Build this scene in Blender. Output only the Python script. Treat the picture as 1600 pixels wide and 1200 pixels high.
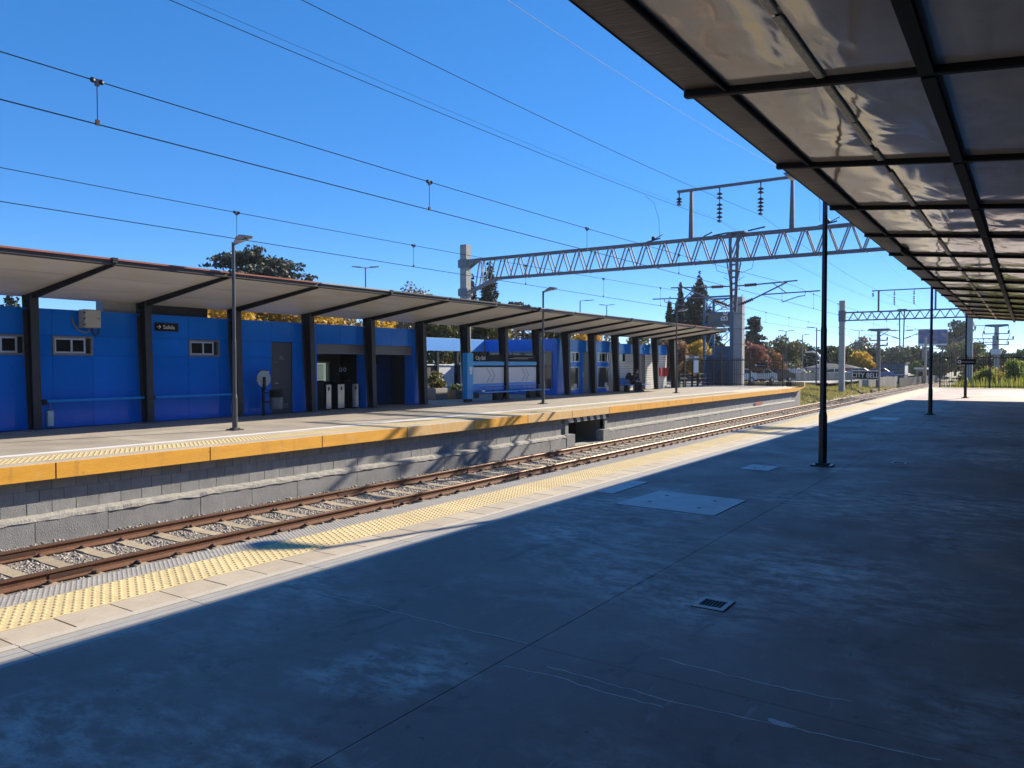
import bpy, math, random
import numpy as np
from mathutils import Vector, Matrix

random.seed(7)
RNG = np.random.default_rng(11)
R = math.radians
sc = bpy.context.scene
for o in list(bpy.data.objects):
    bpy.data.objects.remove(o)
COL = sc.collection

# ------------------------------------------------------------------ camera, sky, sun, exposure
cam_data = bpy.data.cameras.new('camera')
cam = bpy.data.objects.new('camera', cam_data)
COL.objects.link(cam)
cam.location = (0, 0, 1.7)
cam.rotation_euler = (R(90 - 1.48), 0, R(33.954))
cam_data.sensor_width = 36
cam_data.lens = 27.0
cam_data.clip_start = 0.05
cam_data.clip_end = 3000
sc.camera = cam

SUN_DIR = Vector((-0.53, -1.80, -1.0)).normalized()
SUN_EL = math.asin(-SUN_DIR.z)
SUN_AZ = math.atan2(-SUN_DIR.x, -SUN_DIR.y)
world = bpy.data.worlds.new('World')
sc.world = world
world.use_nodes = True
wn = world.node_tree.nodes
wl = world.node_tree.links
wn.clear()
wo = wn.new('ShaderNodeOutputWorld')
bg = wn.new('ShaderNodeBackground')
sky = wn.new('ShaderNodeTexSky')
sky.sky_type = 'NISHITA'
sky.sun_disc = False
sky.sun_elevation = SUN_EL
sky.sun_rotation = SUN_AZ
sky.altitude = 20
sky.air_density = 0.5
sky.dust_density = 0.0
sky.ozone_density = 5.0
bg.inputs['Strength'].default_value = 0.15
gam = wn.new('ShaderNodeGamma')
gam.inputs[1].default_value = 0.6
hsv = wn.new('ShaderNodeHueSaturation')
hsv.inputs['Saturation'].default_value = 1.5
hsv.inputs['Hue'].default_value = 0.508
wl.new(sky.outputs[0], gam.inputs[0])
wl.new(gam.outputs[0], hsv.inputs['Color'])
wl.new(hsv.outputs[0], bg.inputs[0])
wl.new(bg.outputs[0], wo.inputs[0])

sun_data = bpy.data.lights.new('sun', 'SUN')
sun_data.energy = 3.8
sun_data.angle = R(0.53)
sun_data.color = (1.0, 0.88, 0.70)
sun = bpy.data.objects.new('sun', sun_data)
COL.objects.link(sun)
sun.rotation_euler = SUN_DIR.to_track_quat('-Z', 'Y').to_euler()
sun.location = (10, 40, 30)

sc.view_settings.view_transform = 'Standard'
sc.view_settings.look = 'None'
sc.view_settings.exposure = 1.45
sc.view_settings.gamma = 1.0
sc.view_settings.use_curve_mapping = False
sc.cycles.max_bounces = 8

# ------------------------------------------------------------------ materials
MATS = {}


def lin(c):
    return tuple(((x / 12.92) if x <= 0.04045 else ((x + 0.055) / 1.055) ** 2.4) for x in c)


def M(name, col=(.5, .5, .5), rough=.6, metal=0., var=.12, vscale=2.5, bump=0., bscale=40., spec=.5, coat=0.,
      island=0., col2=None, stretch=None, rvar=0., spots=None):
    """plain surface with two scales of tone variation, optional relief and a random tone per piece"""
    if name in MATS:
        return MATS[name]
    m = bpy.data.materials.new(name)
    m.use_nodes = True
    nt = m.node_tree
    n, l = nt.nodes, nt.links
    b = n['Principled BSDF']
    b.inputs['Roughness'].default_value = rough
    b.inputs['Metallic'].default_value = metal
    b.inputs['Specular IOR Level'].default_value = spec
    b.inputs['Coat Weight'].default_value = coat
    b.inputs['Coat Roughness'].default_value = .08
    geo = n.new('ShaderNodeNewGeometry')
    src = geo.outputs['Position']
    if stretch:
        mp = n.new('ShaderNodeMapping')
        mp.inputs['Scale'].default_value = stretch
        l.new(src, mp.inputs[0])
        src = mp.outputs[0]
    n1 = n.new('ShaderNodeTexNoise')
    n1.inputs['Scale'].default_value = vscale
    n1.inputs['Detail'].default_value = 7
    n1.inputs['Roughness'].default_value = .62
    l.new(src, n1.inputs['Vector'])
    mr = n.new('ShaderNodeMapRange')
    mr.inputs['From Min'].default_value = .25
    mr.inputs['From Max'].default_value = .75
    l.new(n1.outputs[0], mr.inputs[0])
    mix = n.new('ShaderNodeMix')
    mix.data_type = 'RGBA'
    c2 = col2 if col2 else tuple(min(1, x * (1 + var)) for x in col)
    c1 = col if col2 else tuple(x * (1 - var) for x in col)
    mix.inputs[6].default_value = (*c1, 1)
    mix.inputs[7].default_value = (*c2, 1)
    l.new(mr.outputs[0], mix.inputs[0])
    out = mix.outputs[2]
    if island:
        isl = n.new('ShaderNodeMapRange')
        isl.inputs['To Min'].default_value = 1 - island
        isl.inputs['To Max'].default_value = 1 + island
        oi = n.new('ShaderNodeObjectInfo')
        add = n.new('ShaderNodeMath')
        add.operation = 'ADD'
        l.new(oi.outputs['Random'], add.inputs[0])
        l.new(geo.outputs['Random Per Island'], add.inputs[1])
        fr = n.new('ShaderNodeMath')
        fr.operation = 'FRACT'
        l.new(add.outputs[0], fr.inputs[0])
        l.new(fr.outputs[0], isl.inputs[0])
        mul = n.new('ShaderNodeVectorMath')
        mul.operation = 'SCALE'
        l.new(out, mul.inputs[0])
        l.new(isl.outputs[0], mul.inputs['Scale'])
        out = mul.outputs[0]
    for sp_ in (spots or []):
        # marks with an edge of their own: (scale, from, to, colour, amount, stretch)
        mp2 = n.new('ShaderNodeMapping')
        mp2.inputs['Scale'].default_value = sp_[5]
        l.new(geo.outputs['Position'], mp2.inputs[0])
        ns = n.new('ShaderNodeTexNoise')
        ns.inputs['Scale'].default_value = sp_[0]
        ns.inputs['Detail'].default_value = 5
        ns.inputs['Roughness'].default_value = .65
        l.new(mp2.outputs[0], ns.inputs['Vector'])
        ms = n.new('ShaderNodeMapRange')
        ms.inputs['From Min'].default_value = sp_[1]
        ms.inputs['From Max'].default_value = sp_[2]
        ms.inputs['To Max'].default_value = sp_[4]
        l.new(ns.outputs[0], ms.inputs[0])
        mxs = n.new('ShaderNodeMix')
        mxs.data_type = 'RGBA'
        l.new(ms.outputs[0], mxs.inputs[0])
        l.new(out, mxs.inputs[6])
        mxs.inputs[7].default_value = (*sp_[3], 1)
        out = mxs.outputs[2]
    l.new(out, b.inputs['Base Color'])
    if rvar:
        rr = n.new('ShaderNodeMapRange')
        rr.inputs['From Min'].default_value = .3
        rr.inputs['From Max'].default_value = .7
        rr.inputs['To Min'].default_value = max(.03, rough - rvar)
        rr.inputs['To Max'].default_value = min(1, rough + rvar)
        l.new(n1.outputs[0], rr.inputs[0])
        l.new(rr.outputs[0], b.inputs['Roughness'])
    if bump:
        n2 = n.new('ShaderNodeTexNoise')
        n2.inputs['Scale'].default_value = bscale
        n2.inputs['Detail'].default_value = 5
        l.new(src, n2.inputs['Vector'])
        bp = n.new('ShaderNodeBump')
        bp.inputs['Strength'].default_value = min(1, bump)
        bp.inputs['Distance'].default_value = .02
        l.new(n2.outputs[0], bp.inputs['Height'])
        l.new(bp.outputs[0], b.inputs['Normal'])
    MATS[name] = m
    return m


def leafmat(name, c1, c2, c3=None, trans=.35):
    if name in MATS:
        return MATS[name]
    m = bpy.data.materials.new(name)
    m.use_nodes = True
    nt = m.node_tree
    n, l = nt.nodes, nt.links
    b = n['Principled BSDF']
    b.inputs['Roughness'].default_value = .55
    b.inputs['Specular IOR Level'].default_value = .3
    geo = n.new('ShaderNodeNewGeometry')
    ramp = n.new('ShaderNodeValToRGB')
    ramp.color_ramp.elements[0].color = (*c1, 1)
    ramp.color_ramp.elements[1].color = (*c2, 1)
    if c3:
        e = ramp.color_ramp.elements.new(.85)
        e.color = (*c2, 1)
        ramp.color_ramp.elements[-1].color = (*c3, 1)
    l.new(geo.outputs['Random Per Island'], ramp.inputs[0])
    l.new(ramp.outputs[0], b.inputs['Base Color'])
    tr = n.new('ShaderNodeBsdfTranslucent')
    l.new(ramp.outputs[0], tr.inputs[0])
    mx = n.new('ShaderNodeMixShader')
    mx.inputs[0].default_value = trans
    l.new(b.outputs[0], mx.inputs[1])
    l.new(tr.outputs[0], mx.inputs[2])
    l.new(mx.outputs[0], n['Material Output'].inputs[0])
    MATS[name] = m
    return m


BLOOM_AND_SHEEN = [(-1.45, 6.3, 1.5), (-1.9, 5.2, .8), (-2.0, 10.2, 1.3), (-.8, 10.6, 1.5), (-.35, 17.0, 2.6), (-.6, 23.0, 3.5), (-2.65, 5.4, .7), (-3.9, 6.6, .8), (-2.9, 3.2, .5)]


def floor_material():
    m = bpy.data.materials.new('worn_concrete')
    m.use_nodes = True
    nt = m.node_tree
    n, l = nt.nodes, nt.links
    b = n['Principled BSDF']
    geo = n.new('ShaderNodeNewGeometry')

    def noise(scale, detail, rough=.6, stretch=None, dist=0.):
        t = n.new('ShaderNodeTexNoise')
        t.inputs['Scale'].default_value = scale
        t.inputs['Detail'].default_value = detail
        t.inputs['Roughness'].default_value = rough
        t.inputs['Distortion'].default_value = dist
        v = geo.outputs['Position']
        if stretch:
            mp = n.new('ShaderNodeMapping')
            mp.inputs['Scale'].default_value = stretch
            l.new(v, mp.inputs[0])
            v = mp.outputs[0]
        l.new(v, t.inputs['Vector'])
        return t.outputs[0]

    def remap(x, a, c, lo, hi):
        r = n.new('ShaderNodeMapRange')
        r.inputs['From Min'].default_value = a
        r.inputs['From Max'].default_value = c
        r.inputs['To Min'].default_value = lo
        r.inputs['To Max'].default_value = hi
        l.new(x, r.inputs[0])
        return r.outputs[0]

    def mixc(f, a, c):
        x = n.new('ShaderNodeMix')
        x.data_type = 'RGBA'
        l.new(f, x.inputs[0])
        if isinstance(a, tuple):
            x.inputs[6].default_value = (*a, 1)
        else:
            l.new(a, x.inputs[6])
        x.inputs[7].default_value = (*c, 1)
        return x.outputs[2]

    def mul(a, c):
        x = n.new('ShaderNodeMath')
        x.operation = 'MULTIPLY'
        l.new(a, x.inputs[0])
        l.new(c, x.inputs[1])
        return x.outputs[0]
    base = mixc(remap(noise(.55, 6), .35, .68, 0, 1), (.262, .165, .138), (.365, .260, .225))
    base = mixc(remap(noise(9, 8, .7), .42, .72, 0, .55), base, (.190, .136, .120))
    # lime bloom and painted sky sheen: soft pale patches broken up by finer scuffs
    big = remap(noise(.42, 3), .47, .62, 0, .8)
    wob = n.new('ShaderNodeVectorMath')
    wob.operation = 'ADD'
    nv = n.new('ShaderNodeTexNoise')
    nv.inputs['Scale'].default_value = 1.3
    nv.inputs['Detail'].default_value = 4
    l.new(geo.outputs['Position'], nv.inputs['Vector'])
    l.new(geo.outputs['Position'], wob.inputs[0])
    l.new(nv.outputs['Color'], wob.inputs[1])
    for bx0, by0, br in BLOOM_AND_SHEEN:      # lime bloom nearby; farther patches put the sky's reflection into the colour
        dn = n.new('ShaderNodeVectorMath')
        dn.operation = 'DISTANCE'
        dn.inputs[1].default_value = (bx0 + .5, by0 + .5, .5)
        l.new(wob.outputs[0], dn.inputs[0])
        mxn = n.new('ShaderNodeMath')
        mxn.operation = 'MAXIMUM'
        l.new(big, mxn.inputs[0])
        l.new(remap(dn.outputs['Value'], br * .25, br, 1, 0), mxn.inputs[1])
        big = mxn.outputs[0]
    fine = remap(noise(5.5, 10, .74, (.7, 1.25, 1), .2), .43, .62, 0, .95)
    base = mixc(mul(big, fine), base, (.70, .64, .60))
    scuff = remap(noise(5.5, 6, .6, (2.4, .5, 1), .3), .63, .70, 0, .4)
    base = mixc(scuff, base, (.46, .44, .43))
    grit = remap(noise(95, 4, .8), .40, .62, 0, .38)
    base = mixc(grit, base, (.34, .27, .24))
    stain = remap(noise(1.7, 7, .7, (1, .7, 1), .8), .57, .63, 0, .5)
    base = mixc(stain, base, (.135, .10, .09))
    spots = remap(noise(17, 4), .68, .72, 0, .75)
    base = mixc(spots, base, (.05, .05, .05))
    l.new(base, b.inputs['Base Color'])
    l.new(remap(noise(1.1, 6), .3, .7, .48, .82), b.inputs['Roughness'])
    b.inputs['Specular IOR Level'].default_value = .4
    bp = n.new('ShaderNodeBump')
    bp.inputs['Strength'].default_value = .22
    bp.inputs['Distance'].default_value = .01
    l.new(noise(60, 6), bp.inputs['Height'])
    l.new(bp.outputs[0], b.inputs['Normal'])
    MATS['worn_concrete'] = m
    return m


def sheet_material(name, col, rough, scale, strength, dist, stretch, spec=.5):
    """glossy plastic sheet that has buckled: broad waves in the relief"""
    m = M(name, col, rough, var=.10, vscale=1.6, spec=spec, spots=[(2.2, .54, .74, tuple(x * .55 for x in col), .6, (1, .5, 1)), (24, .66, .71, tuple(x * .35 for x in col), .6, (1, 1, 1))], rvar=.05)
    nt = m.node_tree
    n, l = nt.nodes, nt.links
    geo = n.new('ShaderNodeNewGeometry')
    mp = n.new('ShaderNodeMapping')
    mp.inputs['Scale'].default_value = stretch
    l.new(geo.outputs['Position'], mp.inputs[0])
    t = n.new('ShaderNodeTexNoise')
    t.inputs['Scale'].default_value = scale
    t.inputs['Detail'].default_value = 2.5
    t.inputs['Distortion'].default_value = .8
    l.new(mp.outputs[0], t.inputs['Vector'])
    bp = n.new('ShaderNodeBump')
    bp.inputs['Strength'].default_value = strength
    bp.inputs['Distance'].default_value = dist
    l.new(t.outputs[0], bp.inputs['Height'])
    l.new(bp.outputs[0], n['Principled BSDF'].inputs['Normal'])
    return m


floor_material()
M('platform_side', (.20, .20, .20), .8, bump=.4)
M('far_floor', (.33, .295, .245), .75, var=.22, vscale=1.2, bump=.25, bscale=50, island=.08, spots=[(1.6, .54, .68, (.22, .20, .17), .7, (.6, .25, 1)), (14, .66, .71, (.12, .11, .10), .6, (1, 1, 1))])
M('beige_tile', (.45, .385, .29), .7, var=.12, vscale=6, bump=.2, bscale=120, island=.10, spots=[(9, .62, .70, (.30, .26, .21), .5, (1, 1, 1))])
M('pale_strip', (.50, .455, .38), .6, var=.08, vscale=8, bump=.1)
M('channel_grey', (.35, .34, .32), .6, var=.12, vscale=6)
M('yellow_tile', (.62, .49, .25), .7, var=.14, vscale=5, bump=.15, bscale=150, island=.07, spots=[(5, .56, .70, (.42, .35, .22), .6, (1, 1, 1))])
M('grey_tile', (.35, .325, .285), .6, var=.15, vscale=8, bump=.1, island=.06)
M('edge_yellow', (.78, .385, .04), .55, var=.12, vscale=2.2, bump=.2, bscale=30, stretch=(1, .6, 3), spots=[(2.2, .56, .70, (.52, .24, .05), .6, (1, 2.5, .35)), (7, .66, .70, (.20, .10, .05), .8, (1, 1.4, .9)), (3.0, .60, .75, (.80, .55, .28), .5, (1, 1, 1))])
M('edge_yellow_worn', (.70, .37, .06), .6, vscale=5, col2=(.66, .50, .30), stretch=(1, 2.2, .5), bump=.15)
M('block_paint', (.26, .265, .27), .8, var=.18, vscale=5, bump=.6, bscale=70, island=.10, spots=[(4, .60, .72, (.40, .39, .36), .55, (1, 1.6, .5)), (30, .66, .72, (.10, .10, .10), .7, (1, 1, 1))])
M('ledge_concrete', (.31, .30, .275), .9, var=.35, vscale=9, bump=.8, bscale=30)
M('lower_wall', (.25, .252, .26), .85, var=.2, vscale=3, bump=.5, bscale=60, island=.08, spots=[(3, .58, .72, (.36, .35, .33), .6, (1, 2.2, .4)), (26, .64, .68, (.09, .09, .09), .8, (1, 1, 1))])
M('mortar', (.14, .14, .14), .9)
M('black_paint', (.012, .012, .013), .5)
M('white_paint', (.72, .72, .70), .5, var=.06)
M('rail_rust', (.135, .056, .028), .75, var=.3, vscale=8, bump=.3, bscale=60)
M('rail_head', (.16, .10, .07), .35, metal=.7, var=.2, vscale=10, stretch=(1, .1, 1))
M('clip_rust', (.07, .032, .02), .8, var=.3)
M('sleeper', (.34, .28, .195), .85, var=.2, vscale=7, bump=.4, island=.12)
M('ballast_bed', (.19, .17, .145), .95, var=.35, vscale=18, bump=1, bscale=35)
M('ballast_stone', (.32, .285, .245), .9, var=.2, vscale=12, island=.45)
M('ground', (.16, .15, .10), .95, var=.3, vscale=.35, bump=.5, bscale=4)
M('grass_soil', (.24, .22, .085), .95, var=.3, vscale=1.2, bump=.6, bscale=14)
M('asphalt', (.10, .10, .10), .85, var=.2, vscale=1.5)
M('blue_panel', (.0003, .165, .70), .16, var=.09, vscale=1.0, spec=.28, bump=.12, bscale=1.6, island=.07, rvar=.08, spots=[(3, .60, .78, (.03, .17, .60), .5, (1, 2.2, .3)), (9, .66, .72, (.02, .06, .22), .5, (1, 1, .6))])
M('blue_sheen', (.13, .37, .80), .4, var=.05)  # lighter copy of the blue panel, with the sun's sheen put into its colour
M('blue_light', (.008, .31, .72), .35, var=.05)
M('blue_bench', (.01, .25, .72), .35, var=.06)
M('near_wall', (.10, .10, .105), .5, var=.15)
M('seam', (.006, .02, .07), .8)
M('steel_dark', (.013, .0135, .016), .55, var=.2, vscale=4, spec=.25)
M('column_steel', (.038, .038, .043), .5, var=.25, vscale=5, spec=.35)
M('steel_web', (.009, .0095, .011), .6, var=.2, spec=.2)
M('post_black', (.010, .011, .013), .4, var=.2, vscale=8)
M('lamp_grey', (.07, .075, .085), .4, metal=.3, var=.1)
M('lamp_head', (.22, .22, .23), .35, metal=.4)
M('lens', (.6, .6, .55), .2)
M('galv', (.215, .225, .245), .72, metal=.15, spec=.25, var=.18, vscale=9)
M('galv_blue', (.14, .15, .185), .72, metal=.1, spec=.25, var=.18, vscale=6)
M('mast_concrete', (.33, .325, .31), .85, var=.16, vscale=3, bump=.4, bscale=40)
M('insulator', (.10, .025, .018), .25, var=.1)
M('insulator_dark', (.03, .025, .028), .25, var=.1)
M('wire', (.02, .02, .022), .95, spec=.05)
M('wire_bright', (.30, .31, .33), .8, spec=.2)
M('aluminium', (.55, .56, .58), .35, metal=.5, var=.06)
M('glass_dark', (.012, .014, .018), .06, var=.1, spec=.7)
M('glass_grey', (.045, .055, .06), .08, var=.1, spec=.6)
M('box_beige', (.42, .40, .34), .5, var=.08)
M('conduit', (.12, .12, .12), .5)
M('door_grey', (.045, .05, .065), .42, var=.08)
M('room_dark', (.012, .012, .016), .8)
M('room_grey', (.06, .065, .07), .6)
M('room_blue', (.004, .045, .20), .3)
M('sign_black', (.012, .013, .016), .75, spec=.2)
M('shutter_grey', (.15, .14, .13), .45, var=.1, stretch=(1, 1, 12))
M('stainless', (.55, .56, .56), .28, metal=.8, var=.08, vscale=6)
M('dish_grey', (.33, .38, .40), .4, var=.15, vscale=9)
M('bin_metal', (.13, .15, .17), .4, metal=.5, var=.35, vscale=10)
M('map_grey', (.62, .63, .66), .4, var=.06)
M('dot_blue', (.03, .06, .16), .5)
M('canopy_white', (.57, .55, .50), .4, var=.14, vscale=1.5, spec=.35, stretch=(1, .25, 1), island=.06, spots=[(2.5, .56, .74, (.36, .33, .27), .6, (1.6, .3, 1))])
M('canopy_rust', (.30, .085, .045), .7, var=.3, vscale=3, stretch=(1, .4, 1))
M('canopy_fascia', (.045, .038, .035), .55, var=.25, vscale=4)
M('canopy_top', (.32, .30, .27), .6, var=.15)
sheet_material('ceiling_sheet', (.54, .47, .375), .085, .8, .45, .06, (1.9, .6, 1), spec=.9)
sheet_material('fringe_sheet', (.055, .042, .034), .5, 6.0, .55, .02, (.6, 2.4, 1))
M('light_cover', (.62, .54, .36), .4, var=.25, vscale=12, stretch=(3, 1, 1))
M('crack_white', (.62, .60, .58), .85, var=.2, vscale=20)
M('hatch_plate', (.56, .53, .52), .55, var=.18, vscale=4, bump=.15, bscale=60)
M('hatch_gap', (.02, .02, .02), .9)
M('siding_white', (.62, .61, .58), .5, var=.06, island=.05)
M('siding_dark', (.035, .035, .04), .6)
M('skin', (.42, .23, .15), .55, var=.08)
M('cloth_black', (.012, .012, .016), .9, var=.2, bump=.3)
M('jeans', (.018, .024, .045), .9, var=.2)
M('hair', (.010, .008, .007), .55, var=.3)
M('shoe', (.06, .055, .05), .7)
M('red_paint', (.36, .015, .02), .45)
M('tower_blue', (.035, .105, .20), .45, var=.15)
M('tower_panel', (.03, .075, .14), .35, var=.2)
M('trunk', (.055, .042, .032), .9, var=.3, vscale=6, bump=.6, bscale=12)
M('trunk_pale', (.16, .14, .115), .9, var=.3, vscale=6, bump=.4, bscale=12)
M('house_white', (.62, .60, .56), .7)
M('house_pink', (.42, .22, .20), .7)
M('roof_grey', (.07, .073, .08), .85, var=.2, spec=.2)
M('roof_blue', (.05, .08, .13), .8, spec=.2)
M('cabin_blue', (.075, .105, .15), .6, var=.15)
M('fence_board', (.30, .275, .24), .85, var=.15, island=.2)
M('kerb', (.40, .385, .34), .8, var=.15)
M('pole_wood', (.17, .155, .14), .9, var=.2, bump=.4, stretch=(4, 4, .3))
M('tyre', (.02, .02, .02), .8)
M('car_glass', (.02, .025, .03), .08)
M('plant_pot', (.30, .28, .25), .8)
M('kiosk_cream', (.42, .33, .16), .7)
leafmat('leaf_yellow', (.42, .24, .03), (.62, .42, .05), (.30, .26, .05), .45)
leafmat('leaf_cedar', (.03, .042, .034), (.075, .085, .065), (.15, .115, .075), .2)
leafmat('leaf_cypress', (.012, .022, .013), (.045, .058, .032), None, .15)
leafmat('leaf_olive', (.075, .085, .028), (.17, .16, .05), (.26, .20, .07), .35)
leafmat('leaf_green', (.04, .07, .022), (.10, .14, .04), (.16, .15, .05), .35)
leafmat('leaf_dark', (.022, .042, .028), (.06, .09, .052), None, .3)
leafmat('leaf_lime', (.12, .18, .03), (.26, .32, .06), (.42, .36, .08), .5)
leafmat('leaf_gold', (.24, .22, .04), (.42, .34, .07), (.20, .24, .05), .45)
leafmat('leaf_rust', (.17, .085, .045), (.29, .15, .07), (.36, .24, .09), .35)
leafmat('leaf_red', (.17, .06, .05), (.28, .11, .08), (.36, .19, .09), .35)
leafmat('leaf_orange', (.42, .20, .03), (.55, .33, .05), None, .4)
leafmat('leaf_bare', (.14, .11, .07), (.26, .22, .15), (.36, .30, .20), .2)
leafmat('grass_blade', (.17, .17, .04), (.30, .26, .075), (.42, .34, .13), .4)
leafmat('tall_grass', (.12, .17, .03), (.30, .30, .06), (.50, .40, .10), .45)

m = M('window_glow', (.3, .35, .32), .3)
m.node_tree.nodes['Principled BSDF'].inputs['Emission Color'].default_value = (.55, .72, .62, 1)
m.node_tree.nodes['Principled BSDF'].inputs['Emission Strength'].default_value = .14  # added glow standing in for daylight behind the ticket window blinds

# ------------------------------------------------------------------ mesh helpers


class MB:
    def __init__(s):
        s.v, s.f, s.m, s.mi = [], [], [], 0

    def add(s, vs, fs):
        k = len(s.v)
        s.v += [tuple(p) for p in vs]
        for f in fs:
            s.f.append(tuple(i + k for i in f))
            s.m.append(s.mi)

    def box(s, x0, x1, y0, y1, z0, z1):
        s.add([(x0, y0, z0), (x1, y0, z0), (x1, y1, z0), (x0, y1, z0), (x0, y0, z1), (x1, y0, z1), (x1, y1, z1), (x0, y1, z1)],
              [(3, 2, 1, 0), (4, 5, 6, 7), (0, 1, 5, 4), (1, 2, 6, 5), (2, 3, 7, 6), (3, 0, 4, 7)])
        return s

    def bar(s, p, q, w, h, w2=None, h2=None, up=(0, 0, 1)):
        p, q = Vector(p), Vector(q)
        d = (q - p).normalized()
        u = Vector(up)
        if abs(d.dot(u)) > .98:
            u = Vector((0, 1, 0))
        a = d.cross(u).normalized()
        c = a.cross(d).normalized()
        w2 = w if w2 is None else w2
        h2 = h if h2 is None else h2
        vs = []
        for (o, ww, hh) in ((p, w, h), (q, w2, h2)):
            for (i, j) in ((-1, -1), (1, -1), (1, 1), (-1, 1)):
                vs.append(o + a * (i * ww / 2) + c * (j * hh / 2))
        s.add(vs, [(0, 3, 2, 1), (4, 5, 6, 7), (0, 1, 5, 4), (1, 2, 6, 5), (2, 3, 7, 6), (3, 0, 4, 7)])
        return s

    def cyl(s, p, q, r0, r1=None, n=10, caps=True):
        p, q = Vector(p), Vector(q)
        r1 = r0 if r1 is None else r1
        d = (q - p).normalized()
        a = d.orthogonal().normalized()
        c = d.cross(a)
        vs = []
        for (o, r) in ((p, r0), (q, r1)):
            for i in range(n):
                t = 2 * math.pi * i / n
                vs.append(o + a * (math.cos(t) * r) + c * (math.sin(t) * r))
        fs = [(i, (i + 1) % n, n + (i + 1) % n, n + i) for i in range(n)]
        if caps:
            fs += [tuple(range(n - 1, -1, -1)), tuple(range(n, 2 * n))]
        s.add(vs, fs)
        return s

    def tube(s, pts, r, n=6):
        pts = [Vector(p) for p in pts]
        k0 = len(s.v)
        vs, fs = [], []
        ref = Vector((.31, .17, .93))
        for i, p in enumerate(pts):
            d = (pts[min(i + 1, len(pts) - 1)] - pts[max(i - 1, 0)]).normalized()
            a = d.cross(ref).normalized()
            c = d.cross(a)
            rr = r[i] if isinstance(r, (list, tuple)) else r
            for j in range(n):
                t = 2 * math.pi * j / n
                vs.append(p + a * (math.cos(t) * rr) + c * (math.sin(t) * rr))
        for i in range(len(pts) - 1):
            for j in range(n):
                fs.append((i * n + j, i * n + (j + 1) % n, (i + 1) * n + (j + 1) % n, (i + 1) * n + j))
        fs += [tuple(range(n)), tuple(range((len(pts) - 1) * n + n - 1, (len(pts) - 1) * n - 1, -1))]
        s.add(vs, fs)
        return s

    def prism(s, pts, axis, lo, hi):
        """polygon pts extruded along axis; pts are the other two coordinates in x,y,z order"""
        n = len(pts)

        def mk(a, b, t):
            return {'x': (t, a, b), 'y': (a, t, b), 'z': (a, b, t)}[axis]
        vs = [mk(a, b, lo) for a, b in pts] + [mk(a, b, hi) for a, b in pts]
        fs = [(i, (i + 1) % n, n + (i + 1) % n, n + i) for i in range(n)] + [tuple(range(n - 1, -1, -1)), tuple(range(n, 2 * n))]
        s.add(vs, fs)
        return s

    def lathe(s, prof, c=(0, 0, 0), n=14):
        vs, fs = [], []
        for (r, z) in prof:
            for i in range(n):
                t = 2 * math.pi * i / n
                vs.append((c[0] + r * math.cos(t), c[1] + r * math.sin(t), c[2] + z))
        for k in range(len(prof) - 1):
            for i in range(n):
                fs.append((k * n + i, k * n + (i + 1) % n, (k + 1) * n + (i + 1) % n, (k + 1) * n + i))
        fs += [tuple(range(n - 1, -1, -1)), tuple(range((len(prof) - 1) * n, len(prof) * n))]
        s.add(vs, fs)
        return s

    def ball(s, c, rx, ry=None, rz=None, n=10, k=6):
        ry = rx if ry is None else ry
        rz = rx if rz is None else rz
        vs, fs = [], []
        for j in range(1, k):
            ph = math.pi * j / k
            for i in range(n):
                t = 2 * math.pi * i / n
                vs.append((c[0] + rx * math.sin(ph) * math.cos(t), c[1] + ry * math.sin(ph) * math.sin(t), c[2] + rz * math.cos(ph)))
        top = len(vs)
        vs += [(c[0], c[1], c[2] + rz), (c[0], c[1], c[2] - rz)]
        for j in range(k - 2):
            for i in range(n):
                fs.append((j * n + i, (j + 1) * n + i, (j + 1) * n + (i + 1) % n, j * n + (i + 1) % n))
        for i in range(n):
            fs.append((top, i, (i + 1) % n))
            fs.append((top + 1, (k - 2) * n + (i + 1) % n, (k - 2) * n + i))
        s.add(vs, fs)
        return s

    def build(s, name, mats, parent=None, smooth=False, bevel=0, kind=None):
        me = bpy.data.meshes.new(name)
        off = wloc(parent)
        me.from_pydata([(x - off[0], y - off[1], z - off[2]) for x, y, z in s.v], [], s.f)
        for m in (mats if isinstance(mats, (list, tuple)) else [mats]):
            me.materials.append(MATS[m])
        if s.m and max(s.m) > 0:
            me.polygons.foreach_set('material_index', s.m)
        if smooth:
            me.polygons.foreach_set('use_smooth', [True] * len(me.polygons))
        o = bpy.data.objects.new(name, me)
        COL.objects.link(o)
        if parent is not None:
            o.parent = parent
        if bevel:
            bv = o.modifiers.new('bevel', 'BEVEL')
            bv.width = bevel
            bv.segments = 2
            bv.limit_method = 'ANGLE'
        if kind:
            o['kind'] = kind
        return o


def wloc(o):
    x = y = z = 0.0
    while o is not None:
        x += o.location[0]
        y += o.location[1]
        z += o.location[2]
        o = o.parent
    return (x, y, z)


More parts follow.
